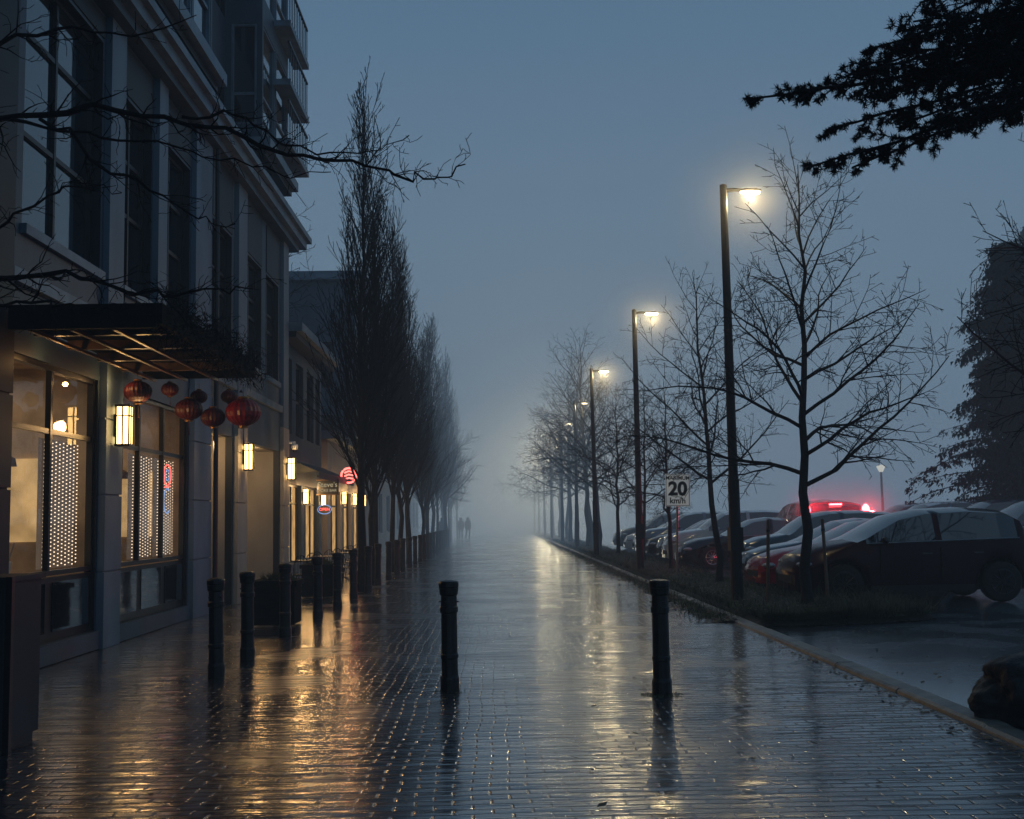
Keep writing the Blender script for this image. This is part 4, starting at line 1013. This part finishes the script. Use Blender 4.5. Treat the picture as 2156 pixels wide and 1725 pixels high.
put('sedan', 5.20, 23.3, .02, 'red', 'red car parked beside dark red hatchback')
put('sedan', 5.55, 26.0, -.02, 'blue', 'slate blue car with wet windshield parked nose to strip')
put('suv', 6.1, 28.9, .02, 'grey', 'dark grey car parked between slate blue and black cars', .95)
put('sedan', 5.5, 34.6, 0, 'black', 'black car with silver alloy wheels parked side on', 1.02)
cl = ['white', 'grey', 'black', 'silver', 'blue', 'white', 'black', 'grey']
for i in range(8):
    put(['suv', 'hatch', 'sedan'][i % 3], 5.5+R.uniform(0, .3), 37.4+i*2.6, R.uniform(-.03, .03), cl[i], cl[i]+' parked car wet with rain beside planting strip')
c2 = ['silver', 'white', 'grey', 'silver', 'blue', 'white', 'silver', 'grey', 'black']
for i in range(9):
    put(['suv', 'suv', 'sedan'][i % 3], 13.6+R.uniform(0, .3), 26.5+i*2.6, R.uniform(-.03, .03), c2[i], c2[i]+' parked car in second row of parking lot', 1.12 if i % 3 < 2 else 1.15)
o = put('suv', 9.6, 37.0, -math.pi/2, 'red', 'red car with glowing brake lights driving through parking lot', 1.14)
for c in o.children:
    if c.name.startswith('taillight'):
        c.material_slots[0].link = 'OBJECT'; c.material_slots[0].material = M['brake']
        c.location = (4.33, math.copysign(.72, c.location.y), 1.46); c.scale = (.9, .75, 1.1)
b = MB(); b.box(4.22, 4.27, -.15, .15, 1.58, 1.62); b.obj('high_brake_light', M['brake'], o)
plight('brake_lamp_light', (4.8, .72, 1.5), 120, (1, .03, .05), .06, o); plight('brake_lamp_light', (4.8, -.72, 1.5), 120, (1, .03, .05), .06, o)
b = MB(); b.lathe([(max(.01, math.sin(k*math.pi/12)), -math.cos(k*math.pi/12)) for k in range(13)], 20); h = b.obj('tail_haze', M['haze'], o); h.location = (4.9, 0, 1.5); h.scale = (1.2, 1.8, 1.0)  # haze volume centred on the brake lights, same material as lamp halos
def rm(x):
    for c in list(x.children): rm(c)
    bpy.data.objects.remove(x)
for k in cars.values(): rm(k)

# ---------------------------------------------------------------- people
def person(x, y, face, coat, label):
    V = [(0, 0, .95), (0, 0, 1.15), (0, .01, 1.38), (0, .01, 1.48), (0, 0, 1.60), (0, 0, 1.72),
         (.17, 0, 1.41), (.23, .02, 1.15), (.21, -.06, .92), (.20, -.09, .82),
         (-.17, 0, 1.41), (-.23, .03, 1.15), (-.22, -.02, .92), (-.21, -.04, .82),
         (.09, 0, .88), (.10, -.08, .5), (.10, .02, .08), (.11, -.14, .04),
         (-.09, 0, .88), (-.10, .08, .5), (-.11, .22, .1), (-.11, .08, .04)]
    E = [(0, 1), (1, 2), (2, 3), (3, 4), (4, 5), (2, 6), (6, 7), (7, 8), (8, 9), (2, 10), (10, 11), (11, 12), (12, 13), (0, 14), (14, 15), (15, 16), (16, 17), (0, 18), (18, 19), (19, 20), (20, 21)]
    rad = [.17, .15, .17, .06, .095, .08, .075, .055, .04, .035, .075, .055, .04, .035, .1, .07, .05, .04, .1, .07, .05, .04]
    me = bpy.data.meshes.new('person'); me.from_pydata(V, E, []); me.materials.append(coat)
    o = bpy.data.objects.new('person', me); COL.objects.link(o)
    m = o.modifiers.new('skin', 'SKIN'); m.use_smooth_shade = True
    for i, r in enumerate(rad): me.skin_vertices[0].data[i].radius = (r, r)
    me.skin_vertices[0].data[0].use_root = True
    o.modifiers.new('sub', 'SUBSURF').levels = 1
    o.location = (x, y, .01); o.rotation_euler = (0, 0, face); tag(o, label, 'person', 'people walking on path')
    b = MB(); b.lathe([(.05, 1.72), (.1, 1.70), (.115, 1.62), (.12, 1.52), (.1, 1.47)], 12, (0, .02, 0)); b.obj('hood', coat, o, True)
    b = MB(); b.lathe([(.19, 1.40), (.2, 1.2), (.2, 1.0), (.23, .78)], 14); b.obj('coat', coat, o, True)
person(-3.55, 76, .3, M['cloth'], 'person in dark coat walking along foggy path')
person(-2.75, 90, 0, M['cloth2'], 'person in grey hooded coat walking in fog')
person(-2.2, 90.4, .4, M['cloth'], 'person in dark hooded coat walking beside a companion')

# ---------------------------------------------------------------- sky, fog, sun
w = bpy.data.worlds.new('World'); scene.world = w; w.use_nodes = True; nt = w.node_tree; nt.nodes.clear(); Lk = nt.links
out = nd(nt, 'ShaderNodeOutputWorld'); bg = nd(nt, 'ShaderNodeBackground'); bg2 = nd(nt, 'ShaderNodeBackground'); add = nd(nt, 'ShaderNodeAddShader')
sky = nd(nt, 'ShaderNodeTexSky'); sky.sky_type = 'NISHITA'; sky.sun_disc = False; sky.sun_elevation = math.radians(1.5); sky.sun_rotation = math.radians(200)
Lk.new(sky.outputs[0], bg2.inputs[0]); bg2.inputs[1].default_value = 0.002
tc = nd(nt, 'ShaderNodeTexCoord'); sx = nd(nt, 'ShaderNodeSeparateXYZ'); cr = nd(nt, 'ShaderNodeValToRGB')
Lk.new(tc.outputs['Generated'], sx.inputs[0]); Lk.new(sx.outputs['Z'], cr.inputs[0])
cr.color_ramp.elements[0].position = 0.0; cr.color_ramp.elements[0].color = (.112, .190, .285, 1)
cr.color_ramp.elements[1].position = 0.9; cr.color_ramp.elements[1].color = (.034, .088, .165, 1)
e = cr.color_ramp.elements.new(.4); e.color = (.084, .158, .252, 1)
Lk.new(cr.outputs[0], bg.inputs[0]); bg.inputs[1].default_value = 1.04
Lk.new(bg.outputs[0], add.inputs[0]); Lk.new(bg2.outputs[0], add.inputs[1]); Lk.new(add.outputs[0], out.inputs[0])

def fogbox(name, x0, x1, y0, y1, z1, sa, ss, Lc, st):
    m = bpy.data.materials.new(name); m.use_nodes = True; nt = m.node_tree; nt.nodes.clear(); L = nt.links
    o = nd(nt, 'ShaderNodeOutputMaterial'); a = nd(nt, 'ShaderNodeVolumeAbsorption'); s = nd(nt, 'ShaderNodeVolumeScatter'); e = nd(nt, 'ShaderNodeEmission')
    a.inputs['Color'].default_value = (0, 0, 0, 1); a.inputs['Density'].default_value = sa
    s.inputs['Color'].default_value = (1, 1, 1, 1); s.inputs['Density'].default_value = ss; s.inputs['Anisotropy'].default_value = .3
    e.inputs[0].default_value = (*Lc, 1); e.inputs[1].default_value = st  # fog emits on its own, standing in for multiply scattered sky light
    a1 = nd(nt, 'ShaderNodeAddShader'); a2 = nd(nt, 'ShaderNodeAddShader')
    L.new(a.outputs[0], a1.inputs[0]); L.new(s.outputs[0], a1.inputs[1]); L.new(a1.outputs[0], a2.inputs[0]); L.new(e.outputs[0], a2.inputs[1]); L.new(a2.outputs[0], o.inputs['Volume'])
    b = MB(); b.box(x0, x1, y0, y1, -.5, z1); ob = b.obj(name, m); ob['kind'] = 'structure'; ob.display_type = 'WIRE'
fogbox('near_mist', -60, 90, -15, 46.7, 24, .0002, .0022, (.09, .15, .22), .0010)
fogbox('middle_fog', -90, 120, 46.71, 76, 30, .009, .008, (.110, .178, .258), .0132)
fogbox('far_fog', -200, 220, 76.01, 420, 34, .012, .018, (.130, .190, .250), .0205)
# added self-emitting glow, in place of lamplight scattered in fog at path end
m = bpy.data.materials.new('added_fog_glow'); m.use_nodes = True; nt = m.node_tree; nt.nodes.clear(); L = nt.links
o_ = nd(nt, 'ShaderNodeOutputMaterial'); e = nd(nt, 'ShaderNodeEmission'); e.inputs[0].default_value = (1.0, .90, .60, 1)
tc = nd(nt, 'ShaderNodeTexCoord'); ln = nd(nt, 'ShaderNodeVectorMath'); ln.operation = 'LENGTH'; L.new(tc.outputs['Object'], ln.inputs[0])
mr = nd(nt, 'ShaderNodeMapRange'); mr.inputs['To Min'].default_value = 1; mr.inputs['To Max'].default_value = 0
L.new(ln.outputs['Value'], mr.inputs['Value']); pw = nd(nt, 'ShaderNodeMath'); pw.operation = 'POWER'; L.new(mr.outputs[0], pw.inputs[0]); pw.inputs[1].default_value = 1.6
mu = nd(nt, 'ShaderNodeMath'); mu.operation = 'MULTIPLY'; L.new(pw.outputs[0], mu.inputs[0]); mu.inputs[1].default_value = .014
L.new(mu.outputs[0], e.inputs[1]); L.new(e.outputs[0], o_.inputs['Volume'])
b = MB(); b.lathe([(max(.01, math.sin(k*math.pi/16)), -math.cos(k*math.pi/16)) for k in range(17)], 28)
ob = b.obj('added_fog_glow', m); ob['kind'] = 'structure'; ob.location = (3.2, 98, 3.5); ob.scale = (14, 30, 10)

sun = bpy.data.lights.new('dusk_sun', 'SUN'); sun.energy = .02; sun.angle = math.radians(30); sun.color = (.6, .8, 1)
so = bpy.data.objects.new('dusk_sun', sun); COL.objects.link(so); so.rotation_euler = (math.radians(50), 0, math.radians(20))

cam = bpy.data.cameras.new('camera'); co = bpy.data.objects.new('camera', cam); COL.objects.link(co)
cam.lens = 40.07; cam.sensor_width = 36; cam.clip_end = 3000; cam.clip_start = .05
co.matrix_world = Matrix.Translation((0, 0, 1.6)) @ Matrix.Rotation(math.radians(-.91), 4, 'Z') @ Matrix.Rotation(math.radians(95.45), 4, 'X') @ Matrix.Rotation(math.radians(-1.0), 4, 'Z')
scene.camera = co
scene.view_settings.view_transform = 'Standard'; scene.view_settings.look = 'None'; scene.view_settings.exposure = 0
